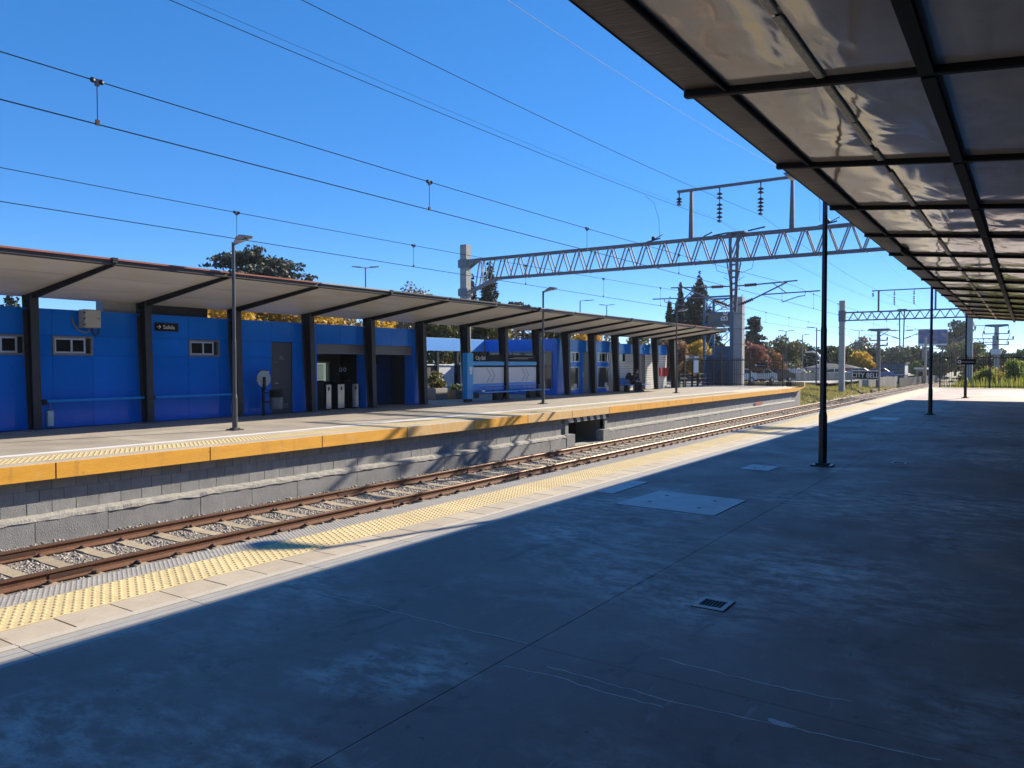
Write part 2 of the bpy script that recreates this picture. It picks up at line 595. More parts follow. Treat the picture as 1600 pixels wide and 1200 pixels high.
def bulk(name, tv, tf, cen, scale, rot, mat, parent=None, kind='stuff', tilt=None, smooth=False):
    """many copies of a small shape joined into one mesh. tv (k,3), tf equal-length faces, cen (N,3), scale (N,3) or (N,), rot (N,) about z"""
    tv = np.asarray(tv, float)
    tf = np.asarray(tf, int)
    cen = np.asarray(cen, float)
    N, k = len(cen), len(tv)
    scale = np.asarray(scale, float)
    if scale.ndim == 0:
        scale = np.full((N, 3), float(scale))
    if scale.ndim == 1:
        scale = np.repeat(scale[:, None], 3, 1)
    P = tv[None] * scale[:, None, :]
    if tilt is not None:
        a = np.asarray(tilt)
        c, s_ = np.cos(a)[:, None], np.sin(a)[:, None]
        y = P[..., 1] * c - P[..., 2] * s_
        z = P[..., 1] * s_ + P[..., 2] * c
        P = np.stack([P[..., 0], y, z], -1)
    a = np.asarray(rot, float) * np.ones(N)
    c, s_ = np.cos(a)[:, None], np.sin(a)[:, None]
    P = np.stack([P[..., 0] * c - P[..., 1] * s_, P[..., 0] * s_ + P[..., 1] * c, P[..., 2]], -1)
    P = P + cen[:, None, :] - np.array(wloc(parent))[None, None]
    F = (tf[None] + (np.arange(N) * k)[:, None, None]).reshape(-1, tf.shape[1])
    return rawmesh(name, P.reshape(-1, 3), F, mat, parent, kind, smooth)


def rawmesh(name, V, F, mat, parent=None, kind=None, smooth=False):
    me = bpy.data.meshes.new(name)
    nf, w = F.shape
    me.vertices.add(len(V))
    me.vertices.foreach_set('co', np.ascontiguousarray(V, dtype=np.float32).ravel())
    me.loops.add(nf * w)
    me.loops.foreach_set('vertex_index', np.ascontiguousarray(F, dtype=np.int32).ravel())
    me.polygons.add(nf)
    me.polygons.foreach_set('loop_start', np.arange(0, nf * w, w, dtype=np.int32))
    me.update(calc_edges=True)
    me.validate()
    if smooth:
        me.polygons.foreach_set('use_smooth', [True] * len(me.polygons))
    me.materials.append(MATS[mat])
    o = bpy.data.objects.new(name, me)
    COL.objects.link(o)
    if parent is not None:
        o.parent = parent
    if kind:
        o['kind'] = kind
    return o


def inst(mesh, name, parent, loc, rot=(0, 0, 0), scale=(1, 1, 1)):
    o = bpy.data.objects.new(name, mesh)
    COL.objects.link(o)
    p = wloc(parent)
    o.location = (loc[0] - p[0], loc[1] - p[1], loc[2] - p[2])
    o.rotation_euler = rot
    o.scale = scale
    if parent is not None:
        o.parent = parent
    return o


def proto(mb, name, mats, smooth=False):
    """a mesh datablock without an object, to be shared by inst()"""
    me = bpy.data.meshes.new(name)
    me.from_pydata(mb.v, [], mb.f)
    for m in (mats if isinstance(mats, (list, tuple)) else [mats]):
        me.materials.append(MATS[m])
    if mb.m and max(mb.m) > 0:
        me.polygons.foreach_set('material_index', mb.m)
    if smooth:
        me.polygons.foreach_set('use_smooth', [True] * len(me.polygons))
    return me


def thing(name, label, cat, loc=(0, 0, 0), group=None, kind=None):
    o = bpy.data.objects.new(name, None)
    o.empty_display_size = .2
    COL.objects.link(o)
    o.location = loc
    if kind:
        o['kind'] = kind
    else:
        o['category'] = cat
    if label:
        o['label'] = label
    if group:
        o['group'] = group
    return o


def copy_tree(o, parent=None):
    c = o.copy()
    COL.objects.link(c)
    c.parent = parent
    for ch in list(o.children):
        copy_tree(ch, c)
    return c


def text(name, body, size, loc, rot, mat, parent, extrude=.004, align='LEFT', sx=1.0):
    cu = bpy.data.curves.new(name, 'FONT')
    cu.body = body
    cu.size = size
    cu.extrude = extrude
    cu.align_x = align
    cu.materials.append(MATS[mat])
    tmp = bpy.data.objects.new('tmp', cu)
    COL.objects.link(tmp)
    dg = bpy.context.evaluated_depsgraph_get()
    me = bpy.data.meshes.new_from_object(tmp.evaluated_get(dg), depsgraph=dg)
    bpy.data.objects.remove(tmp)
    me.name = name
    o = bpy.data.objects.new(name, me)
    COL.objects.link(o)
    p = wloc(parent)
    o.location = (loc[0] - p[0], loc[1] - p[1], loc[2] - p[2])
    o.rotation_euler = rot
    o.scale = (sx, 1, 1)
    o.parent = parent
    return o


ONWALL = (R(90), 0, R(90))    # lettering on a wall that faces +X


def ring(mb, c, r0, r1, x0, x1, n=20):
    """flat ring facing +X"""
    for i in range(n):
        a, b = 2 * math.pi * i / n, 2 * math.pi * (i + 1) / n
        pts = [(r0, a), (r1, a), (r1, b), (r0, b)]
        mb.prism([(c[0] + r * math.cos(t), c[1] + r * math.sin(t)) for r, t in pts], 'x', x0, x1)


# ================================================================== THE SETTING
# ---- ground: one sheet, a cutting for the tracks between two banks
gx = [-900, -120, -40, -19.5, -15.2, -14.2, -5.6, -4.2, 20, 300]
gz = [-.5, -.4, -.35, -.35, -1.15, -1.5, -1.5, -1.3, -.6, -.6]
gy = [-250, -20, 20, 59, 62, 80, 110, 160, 260, 500, 1600]
V, F = [], []
for y in gy:
    for i, x in enumerate(gx):
        z = gz[i]
        V.append((x, y, z))
for j in range(len(gy) - 1):
    for i in range(len(gx) - 1):
        a = j * len(gx) + i
        F.append((a, a + 1, a + 1 + len(gx), a + len(gx)))
rawmesh('ground', np.array(V, float), np.array(F), 'ground', None, 'structure')

mb = MB()
mb.prism([(-14.05, -1.49), (-14.05, -1.385), (-6.3, -1.385), (-6.3, -1.49)], 'y', -6, 420)
mb.build('trackbed', 'ballast_bed', None, kind='structure')
mb = MB().box(-70, -22.9, 66, 180, -.3, -.27)
mb.build('road', 'asphalt', None, kind='structure')
mb = MB().box(-21.6, -17.2, 84, 200, -.32, -.20)
mb.build('pavement', 'kerb', None, kind='structure')

# ---- ballast stones
OCT_V = np.array([(1, 0, .1), (.2, 1, -.1), (-1, .1, .15), (-.1, -1, -.1), (.1, .1, .9), (0, -.1, -.8)]) * .5
OCT_F = np.array([(0, 1, 4), (1, 2, 4), (2, 3, 4), (3, 0, 4), (1, 0, 5), (2, 1, 5), (3, 2, 5), (0, 3, 5)])


def stones(n, x0, x1, y0, y1, s0, s1, z):
    c = np.stack([RNG.uniform(x0, x1, n), RNG.uniform(y0, y1, n), z + RNG.uniform(-.015, .025, n)], 1)
    s = RNG.uniform(s0, s1, (n, 1)) * RNG.uniform(.7, 1.3, (n, 3))
    return c, s


parts = [stones(17000, -12.98, -11.50, 2, 18, .04, .075, -1.405), stones(11000, -12.98, -11.50, 18, 48, .055, .095, -1.405),
         stones(5000, -11.3, -10.3, 2, 30, .05, .085, -1.395), stones(3600, -13.95, -13.2, 2, 30, .05, .085, -1.37),
         stones(3000, -13.9, -10.2, 48, 110, .09, .16, -1.38), stones(7000, -10.2, -6.5, 1, 40, .05, .10, -1.40)]
c = np.concatenate([p[0] for p in parts])
s = np.concatenate([p[1] for p in parts])
keep = np.abs((c[:, 1] - 1.9 + .33) % .66 - .33) > .145
keep |= (c[:, 0] < -13.45) | ((c[:, 0] > -11.0) & (c[:, 0] < -9.3))
c, s = c[keep], s[keep]
st = bulk('ballast_stones', OCT_V, OCT_F, c, s, RNG.uniform(0, 6.28, len(c)), 'ballast_stone', tilt=RNG.uniform(-.7, .7, len(c)))
st['label'] = 'pale grey crushed stone ballast lying between the rails and sleepers'

# ---- platforms -----------------------------------------------------
X_EDGE = -6.2
plat = thing('platform', 'dark worn concrete platform in canopy shade with a tactile edge', None, (0, 0, 0), kind='structure')
MB().box(X_EDGE, 6.5, -6, 64, -1.48, -.052).build('platform_base', 'platform_side', plat)
# concrete slabs
ys = [-6, .8, 3.88, 6.95, 10.0, 13.1, 16.2, 19.3, 22.4, 25.1, 28.6, 31.7, 34.8, 37.9, 41, 44.1, 47.2, 50.3, 53.4, 56.5, 59.6, 64]
for a, b in zip(ys[:-1], ys[1:]):
    for x0, x1 in ((-4.745, -2.49), (-2.484, 1.6), (1.606, 6.5)):
        if x1 < 1 or b < 64.5:
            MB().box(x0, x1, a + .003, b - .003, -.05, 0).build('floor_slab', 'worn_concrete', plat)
# pale strip, grooved channel
PITCH = .375
ch = MB()
for x0, x1 in ((-5.005, -4.93), (-4.922, -4.845), (-4.837, -4.752)):
    ch.box(x0, x1, 0, PITCH * 3 - .008, 0, .05)
ch_me = proto(ch, 'drain_channel', 'channel_grey')
ps_me = proto(MB().box(-5.085, -5.012, 0, PITCH * 3 - .006, 0, .052), 'pale_strip', 'pale_strip')
bt_me = proto(MB().box(-5.395, -5.09, 0, PITCH - .013, 0, .05), 'paving_tile', 'beige_tile')
yt_me = proto(MB().box(-5.915, -5.40, 0, .398, 0, .05), 'tactile_tile', 'yellow_tile')
gt_me = proto(MB().box(-6.198, -5.92, 0, .398, 0, .05), 'edge_tile', 'grey_tile')
y = 1.02
i = 0
while y < 63.5:
    inst(bt_me, 'paving_tile', plat, (0, y, -.05 + random.uniform(-.0012, .0012)))
    if i % 3 == 0:
        inst(ch_me, 'drain_channel', plat, (0, y, -.053))
        inst(ps_me, 'pale_strip', plat, (0, y, -.05))
    i += 1
    y += PITCH
y = 1.0
while y < 63.5:
    inst(yt_me, 'tactile_tile', plat, (0, y, -.05))
    inst(gt_me, 'edge_tile', plat, (0, y, -.05))
    y += .4
HEX_V = []
for r, z in ((.5, 0), (.30, 1)):
    for k in range(6):
        HEX_V.append((r * math.cos(k * math.pi / 3), r * math.sin(k * math.pi / 3), z))
HEX_F = [(k, (k + 1) % 6, 6 + (k + 1) % 6, 6 + k) for k in range(6)] + [(6, 7, 8, 9), (6, 9, 10, 11)]


def bumps(name, x0, x1, dx, y0, y1, dy, dia, h, mat, parent, z=0.0, stagger=False, sy=1.0):
    nx = int(round((x1 - x0) / dx))
    ny = int((y1 - y0) / dy)
    xs = x0 + dx * (np.arange(nx) + .5)
    ysb = y0 + dy * (np.arange(ny) + .5)
    X, Y = np.meshgrid(xs, ysb)
    if stagger:
        Y = Y + (np.arange(nx) % 2)[None] * dy / 2
    cpt = np.stack([X.ravel(), Y.ravel(), np.full(X.size, z)], 1)
    return bulk(name, HEX_V, HEX_F, cpt, np.tile([dia, dia * sy, h], (len(cpt), 1)), np.zeros(len(cpt)), mat, parent)


bumps('tactile_bumps', -5.905, -5.41, .062, 1.0, 40, .0667, .031, .006, 'yellow_tile', plat, stagger=True, sy=1.15)
bumps('edge_bumps', -6.19, -5.925, .038, 1.0, 30, .040, .022, .004, 'grey_tile', plat, stagger=True)

# repaired cracks: thin raised lines of pale mortar


def crack(pts, w, name='crack_repair'):
    mbx = MB()
    ctr = []
    for (p, q) in zip(pts[:-1], pts[1:]):
        n = max(2, int(math.hypot(q[0] - p[0], q[1] - p[1]) / .05))
        for k in range(n):
            t = k / n
            ctr.append((p[0] + (q[0] - p[0]) * t + random.gauss(0, .004), p[1] + (q[1] - p[1]) * t + random.gauss(0, .006)))
    ctr.append(pts[-1])
    vs, fs = [], []
    for k, (x, yv) in enumerate(ctr):
        ww = w * random.uniform(.25, 1.2)
        vs += [(x, yv - ww / 2, .0008), (x, yv, .003), (x, yv + ww / 2, .0008)]
        if k:
            b0 = 3 * (k - 1)
            fs += [(b0, b0 + 3, b0 + 4, b0 + 1), (b0 + 1, b0 + 4, b0 + 5, b0 + 2)]
    mbx.add(vs, fs)
    return mbx.build(name, 'crack_white', plat)


crack([(-1.75, 4.13), (-1.45, 4.12), (-1.12, 4.10), (-.72, 4.13)], .012)
crack([(-2.44, 3.53), (-2.1, 3.56), (-1.8, 3.53), (-1.48, 3.54)], .007)
crack([(-2.23, 3.66), (-1.9, 3.65), (-1.45, 3.62), (-.93, 3.67), (-.6, 3.70), (-.29, 3.73)], .009)
mbx = MB()
pp = []
for k in range(14):
    t = 2 * math.pi * k / 14
    pp.append((-.95 + .075 * math.cos(t) * random.uniform(.6, 1.15), 3.69 + .028 * math.sin(t) * random.uniform(.5, 1.2)))
mbx.prism(pp, 'z', .001, .004)
mbx.build('crack_repair', 'crack_white', plat)
crack([(-4.31, 3.885), (-3.57, 3.89), (-3.0, 3.885), (-2.5, 3.888)], .005)

# hatch covers and drains let into the concrete


def hatch(label, quad, gap, bolts, group='metal covers in the shaded platform floor'):
    cx_ = sum(p[0] for p in quad) / 4
    cy_ = sum(p[1] for p in quad) / 4
    t = thing('hatch_cover', label, 'hatch', (cx_, cy_, 0), group)
    g = MB()
    big = [(cx_ + (p[0] - cx_) * (1 + gap), cy_ + (p[1] - cy_) * (1 + gap)) for p in quad]
    g.prism(big, 'z', .0005, .0028)
    g.build('gap', 'hatch_gap', t)
    MB().prism(quad, 'z', .001, .0075).build('plate', 'hatch_plate', t)
    for bx_, by_ in bolts:
        MB().cyl((bx_, by_, .0076), (bx_, by_, .0095), .025, n=8).build('lifting_hole', 'hatch_gap', t)
    return t


hatch('large square metal hatch cover with four lifting holes in the shaded platform', [(-4.16, 8.42), (-2.9, 8.36), (-2.9, 9.52), (-4.08, 9.62)], .012,
      [(-3.85, 8.75), (-3.85, 9.3), (-3.2, 8.7), (-3.2, 9.25)])
hatch('small square pale hatch cover between the large hatch and the nearest black post', [(-3.88, 12.38), (-3.42, 12.36), (-3.40, 12.98), (-3.86, 13.02)], .02, [(-3.7, 12.6), (-3.6, 12.8)])
hatch('narrow pale hatch cover beside the grooved channel, touching the sunlit strip', [(-4.74, 9.06), (-4.50, 9.06), (-4.52, 10.22), (-4.74, 10.22)], .016, [])
hatch('distant thin pale hatch cover on the floor between the first two black posts', [(-4.1, 25.6), (-3.3, 25.6), (-3.3, 26.9), (-4.1, 26.9)], .01, [])


def drain(label, cx_, cy_, w, d):
    t = thing('floor_drain', label, 'drain', (cx_, cy_, 0), 'grated drains in the platform floor')
    MB().box(cx_ - w * .5, cx_ + w * .5, cy_ - d * .5, cy_ + d * .5, .0005, .003).build('gap', 'hatch_gap', t)
    f = MB()
    w2, d2 = w * .47, d * .46
    for a in ((-w2, w2, -d2, -d2 * .70), (-w2, w2, d2 * .70, d2), (-w2, -w2 * .72, -d2 * .7, d2 * .7), (w2 * .72, w2, -d2 * .7, d2 * .7)):
        f.box(cx_ + a[0], cx_ + a[1], cy_ + a[2], cy_ + a[3], .001, .010)
    f.build('frame', 'hatch_plate', t)
    g = MB()
    for k in range(7):
        x = cx_ - w2 * .66 + k * w2 * 1.32 / 6
        g.box(x - .004, x + .004, cy_ - d2 * .7, cy_ + d2 * .7, .001, .006)
    g.build('grate', 'black_paint', t)


drain('square grated floor drain with pale frame in the foreground concrete', -1.83, 5.27, .24, .26)
drain('small dark grated drain farther along, level with the nearest black post', -1.83, 14.6, .25, .32)
drain('tiny dark drain far along the shaded floor past the second black post', -1.9, 24.0, .25, .32)

# ---- far platform
XL = -13.95
fplat = thing('far_platform', 'sunlit far platform with yellow edge beam on a grey block wall', None, (0, 0, 0), kind='structure')
for a, b in ((-6, 24.8), (27.4, 57.5)):
    MB().box(-30, -14.34, a, b, -1.48, -.052).build('platform_base', 'mortar', fplat)
MB().box(-30, -15.3, 24.8, 27.4, -1.48, -.052).build('platform_base', 'room_dark', fplat)
MB().box(-15.3, -14.05, 24.8, 27.4, -.40, -.052).build('platform_base', 'room_dark', fplat)
MB().box(-30, -14.30, 57.5, 60.2, -1.48, -.052).build('platform_base', 'lower_wall', fplat)
ys = [-6 + 3.02 * k + .36 for k in range(23)]
for a, b in zip(ys[:-1], ys[1:]):
    b2 = min(b, 60.2)
    for x0, x1 in ((-18.4, -15.76), (-21.4, -18.404), (-30, -21.404)):
        MB().box(x0, x1, a + .003, b2 - .003, -.05, 0).build('floor_slab', 'far_floor', fplat)
ws_me = proto(MB().box(-15.755, -15.50, 0, 1.504, 0, .052), 'white_line_tile', 'white_paint')
b2_me = proto(MB().box(-15.495, -15.115, 0, .497, 0, .05), 'paving_tile', 'beige_tile')
y2_me = proto(MB().box(-15.11, -14.405, 0, .497, 0, .05), 'tactile_tile', 'yellow_tile')
g2_me = proto(MB().box(-14.40, -13.96, 0, .497, 0, .05), 'edge_tile', 'beige_tile')
y = 1.0
i = 0
while y < 59.6:
    if i % 3 == 0:
        inst(ws_me, 'white_line_tile', fplat, (0, y, -.05))
    inst(b2_me, 'paving_tile', fplat, (0, y, -.05))
    inst(y2_me, 'tactile_tile', fplat, (0, y, -.05))
    inst(g2_me, 'edge_tile', fplat, (0, y, -.05))
    y += .5
    i += 1
bumps('tactile_bumps', -15.09, -14.42, .084, 2.0, 46, .10, .052, .007, 'yellow_tile', fplat, stagger=True)
# slab carrying the edge
MB().box(-14.30, -13.99, -6, 57.4, -.275, -.053).build('edge_slab', 'platform_side', fplat)
# yellow edge boards, 3.02 m each, a hairline split inside
k = 0
y = 6.58 - 3.02 * 4
while y < 57:
    ye = min(y + 3.02, 57.45)
    worn = k in (7, 9, 10)
    MB().box(-13.985, -13.95, y + .012, ye - .012, -.283, -.001).build('edge_board', 'edge_yellow_worn' if worn else 'edge_yellow', fplat, bevel=.004)
    y += 3.02
    k += 1
MB().box(-13.99, -13.955, -6, 57.4, -.278, -.012).build('edge_joint', 'clip_rust', fplat)
MB().prism([(57.45, -.28), (57.45, 0), (60.1, 0), (60.1, -.03)], 'x', -14.30, -13.95).build('edge_board', 'edge_yellow', fplat)

# block wall under the edge: three courses of hollow blocks, recessed joints
blk_me = proto(MB().box(-14.34, -14.165, .006, .404, .006, .208), 'wall_block', 'block_paint')
blocks = []
for c_ in range(3):
    y = -2 + (.205 if c_ % 2 else 0)
    while y < 57:
        if not (24.4 < y + .2 < 27.8):
            blocks.append((c_, y))
        y += .41
blocks.sort(key=lambda t: abs(t[1] - 4) + (40 if t[0] == 2 else 0))
rest = []
for j, (c_, y) in enumerate(blocks):
    z0 = -.90 + .208 * c_
    if j < 300:
        inst(blk_me, 'wall_block', fplat, (random.uniform(-.004, .004), y, z0))
    else:
        rest.append((c_, y, z0))
mb = MB()
for c_, y, z0 in rest:
    dx = random.uniform(-.004, .004)
    mb.box(-14.34 + dx, -14.165 + dx, y + .006, y + .404, z0 + .006, z0 + .208)
mb.build('wall_blocks_beyond', 'block_paint', fplat, kind='stuff')
MB().box(-14.33, -14.173, -2, 24.6, -.90, -.28).build('mortar_bed', 'mortar', fplat)
MB().box(-14.33, -14.173, 27.6, 57.4, -.90, -.28).build('mortar_bed', 'mortar', fplat)
# rough ledge over the lower concrete wall
for (a, b) in ((-2, 24.45), (27.75, 57.4)):
    n = int((b - a) / .16)
    yy = np.linspace(a, b, n + 1)
    vs, fs = [], []
    for k, yv in enumerate(yy):
        h = random.gauss(0, .006)
        w = random.gauss(0, .006)
        vs += [(-14.28, yv, -.885 + h * .3), (-14.155, yv, -.885 + h), (-13.995 + w, yv, -.925 + h), (-13.975 + w, yv, -.985 + random.gauss(0, .01)), (-14.28, yv, -.985)]
        if k:
            o5 = 5 * (k - 1)
            fs += [(o5 + t, o5 + t + 1, o5 + t + 6, o5 + t + 5) for t in range(4)]
    mbx = MB()
    mbx.add(vs, fs)
    mbx.build('wall_ledge', 'ledge_concrete', fplat)
y = -2.0
lw = []
while y < 57.2:
    ln = random.choice([1.25, 1.6, 1.9, .8])
    ye = min(y + ln, 57.4)
    for a, b in ((y, min(ye, 24.45)), (max(y, 27.75), ye)):
        if b - a > .05:
            dx = random.uniform(-.006, .006)
            MB().box(-14.28, -13.99 + dx, a + .006, b - .006, -1.47, -.98).build('wall_section', 'lower_wall', fplat)
    y = ye
MB().box(-14.27, -14.005, -2, 24.4, -1.46, -.985).build('wall_joint', 'mortar', fplat)
MB().box(-14.27, -14.005, 27.8, 57.4, -1.46, -.985).build('wall_joint', 'mortar', fplat)
# the culvert mouth with its striped lintel
for yv, z1 in ((24.45, -.28), (27.60, -.28)):
    MB().box(-14.6, -14.10, yv, yv + .22, -1.47, z1).build('opening_jamb', 'lower_wall', fplat)
for a, b in ((24.35, 24.95), (27.25, 27.8)):
    MB().box(-14.3, -13.972, a, b, -1.47, -.90).build('opening_plinth', 'lower_wall', fplat)
yv = 24.62
k = 0
while yv < 27.6:
    MB().prism([(yv, -.285), (yv + .26, -.285), (yv + .36, -.46), (yv + .10, -.46)], 'x', -14.2, -14.04 + (.002 if k % 2 else 0)).build('hazard_stripe', 'white_paint' if k % 2 == 0 else 'black_paint', fplat)
    yv += .265
    k += 1
MB().box(-15.0, -13.6, 24.9, 27.5, -1.48, -1.35).build('opening_floor', 'ledge_concrete', fplat)
MB().box(-14.108, -14.10, 48.0, 49.6, -.86, -.66).build('paint_patch', 'canopy_rust', fplat)

# ---- tracks


def track(label, xc, group):
    t = thing('railway_track', label, 'railway track', (xc, 0, -1.4), group)
    prof = [(-.07, 0), (.07, 0), (.07, .012), (.02, .028), (.011, .05), (.011, .115), (.035, .13), (.035, .158), (.028, .165), (-.028, .165), (-.035, .158), (-.035, .13), (-.011, .115), (-.011, .05), (-.02, .028), (-.07, .012)]
    for s_ in (-1, 1):
        x = xc + s_ * .8565
        m_ = MB()
        n = len(prof)
        ysr = [-5, 420]
        vs = [(x + a, yv, -1.362 + b) for yv in ysr for a, b in prof]
        m_.v = vs
        for k in range(n):
            m_.f.append((k, (k + 1) % n, n + (k + 1) % n, n + k))
            m_.m.append(1 if k in (7, 8, 9) else 0)
        m_.f += [tuple(range(n - 1, -1, -1)), tuple(range(n, 2 * n))]
        m_.m += [0, 0]
        m_.build('rail', ['rail_rust', 'rail_head'], t)
    sl = proto(MB().prism([(-1.3, 0), (-1.3, .12), (-.55, .12), (-.45, .105), (.45, .105), (.55, .12), (1.3, .12), (1.3, 0)], 'y', -.105, .105), 'sleeper', 'sleeper')
    y = 1.9
    k = 0
    cp = MB()
    clipc = []
    while y < 150:
        inst(sl, 'sleeper', t, (xc, y + random.uniform(-.015, .015), -1.478))
        if y < 75:
            for s_ in (-1, 1):
                for e in (-1, 1):
                    clipc.append((xc + s_ * .8565 + e * .095, y, -1.345))
        y += .66
        k += 1
    clipc = np.array(clipc)
    bulk('rail_clips', OCT_V, OCT_F, np.repeat(clipc, 2, 0) + RNG.normal(0, .02, (len(clipc) * 2, 3)) * np.array([.6, 1, .4]), np.tile([.11, .13, .11], (len(clipc) * 2, 1)), RNG.uniform(0, 6, len(clipc) * 2), 'clip_rust', t)
    for yv in (5.55, 12.6, 17.5):
        for s_ in (-1, 1):
            MB().box(xc + s_ * .8565 - .022, xc + s_ * .8565 + .022, yv - .3, yv + .3, -1.325, -1.26).build('fishplate', 'clip_rust', t)
    return t


track('rusty railway track with concrete sleepers running beside the far grey block wall', -12.24, 'railway tracks')
track('railway track tucked below the edge of the near platform', -8.05, 'railway tracks')

# ================================================================== CANOPIES
CY = [9.4 + 3.02 * k for k in range(-3, 15)]


def zl(x):
    return 3.5 + .5 * (x + 21.0) / 3.85


lc = thing('station_canopy', 'far canopy on tapered dark steel columns in front of the blue building', 'canopy', (-21, 24, 0), 'platform canopies')


def column_me():
    m_ = MB()
    # front flange, back flange, web, base plate; local x: 0 = column line, y centred, top at 3.5
    def fl(xb0, xb1, xt0, xt1, w):
        m_.add([(xb0, -w, 0.02), (xb1, -w, .02), (xb1, w, .02), (xb0, w, .02), (xt0, -w, 3.46), (xt1, -w, 3.46), (xt1, w, 3.46), (xt0, w, 3.46)],
               [(3, 2, 1, 0), (4, 5, 6, 7), (0, 1, 5, 4), (1, 2, 6, 5), (2, 3, 7, 6), (3, 0, 4, 7)])
    fl(.20, .215, .10, .115, .10)
    fl(-.10, -.085, -.34, -.325, .10)
    m_.mi = 1
    fl(-.085, .20, -.325, .10, .006)
    return m_


cme = proto(column_me(), 'column', ['column_steel', 'steel_web'])
bpl = proto(MB().box(-.20, .32, -.19, .19, 0, .03), 'base_plate', 'galv')
rib = MB()
rib.add([(-.34, -.045, -.20), (-.34, .045, -.20), (-.34, .045, -.01), (-.34, -.045, -.01)] +
        [(3.86, -.035, zl(-17.14) - 3.5 - .085), (3.86, .035, zl(-17.14) - 3.5 - .085), (3.86, .035, zl(-17.14) - 3.5 - .01), (3.86, -.035, zl(-17.14) - 3.5 - .01)],
        [(0, 1, 2, 3), (7, 6, 5, 4), (0, 4, 5, 1), (1, 5, 6, 2), (2, 6, 7, 3), (3, 7, 4, 0)])
rme = proto(rib, 'rib', 'steel_web')
panels = []
xs = [-21.5, -20.1, -18.7, -17.32]
pme = []
for x0, x1 in zip(xs[:-1], xs[1:]):
    m_ = MB()
    z0, z1 = zl(x0 + .014) - 3.5, zl(x1 - .014) - 3.5
    x0 += 21.014
    x1 += 20.986
    m_.add([(x0, 0.01, z0), (x1, .01, z1), (x1, 3.01, z1), (x0, 3.01, z0), (x0, 0.01, z0 + .03), (x1, .01, z1 + .03), (x1, 3.01, z1 + .03), (x0, 3.01, z0 + .03)],
           [(3, 2, 1, 0), (4, 5, 6, 7), (0, 1, 5, 4), (1, 2, 6, 5), (2, 3, 7, 6), (3, 0, 4, 7)])
    pme.append(proto(m_, 'roof_panel', 'canopy_white'))
for i, y in enumerate(CY):
    c = inst(cme, 'column', lc, (-21, y, 0))
    b = bpy.data.objects.new('base_plate', bpl)
    COL.objects.link(b)
    b.parent = c
    inst(rme, 'rib', lc, (-21, y, 3.5))
    if i == len(CY) - 1:
        break
    for p in pme:
        inst(p, 'roof_panel', lc, (-21, y, 3.5))
    for xj in xs[1:-1]:
        MB().box(xj - .016, xj + .016, y + .05, y + 2.97, zl(xj) + .006, zl(xj) + .026).build('panel_joint', 'steel_web', lc)
    # fascia along the front edge
    m_ = MB()
    zt = zl(-17.2)
    m_.prism([(-17.33, zt - .055), (-17.14, zt - .045), (-17.14, zt + .045), (-17.33, zt + .045)], 'y', y + .01, y + 3.01)
    m_.build('fascia', 'canopy_fascia', lc)
    m_ = MB()
    m_.prism([(-17.36, zt + .047), (-17.10, zt + .047), (-17.10, zt + .085), (-17.36, zt + .085)], 'y', y + .05, y + 2.97)
    m_.build('fascia_trim', 'canopy_rust' if i in (0, 1, 2, 3, 4, 14, 15) else ('canopy_top' if i in (5, 9, 10) else 'canopy_fascia'), lc)
m_ = MB()
m_.prism([(-21.52, zl(-21.52) + .035), (-17.30, zl(-17.3) + .035), (-17.30, zl(-17.3) + .075), (-21.52, zl(-21.52) + .075)], 'y', CY[0], CY[-1] + .12)
m_.build('roof_sheet', 'canopy_top', lc)
for y in CY[3:16:3]:
    MB().box(-17.42, -17.08, y - .06, y + .06, zl(-17.2) - .02, zl(-17.2) + .10).build('rib_cap', 'steel_dark', lc)


def zr(x):
    return 3.87 - .1 * x


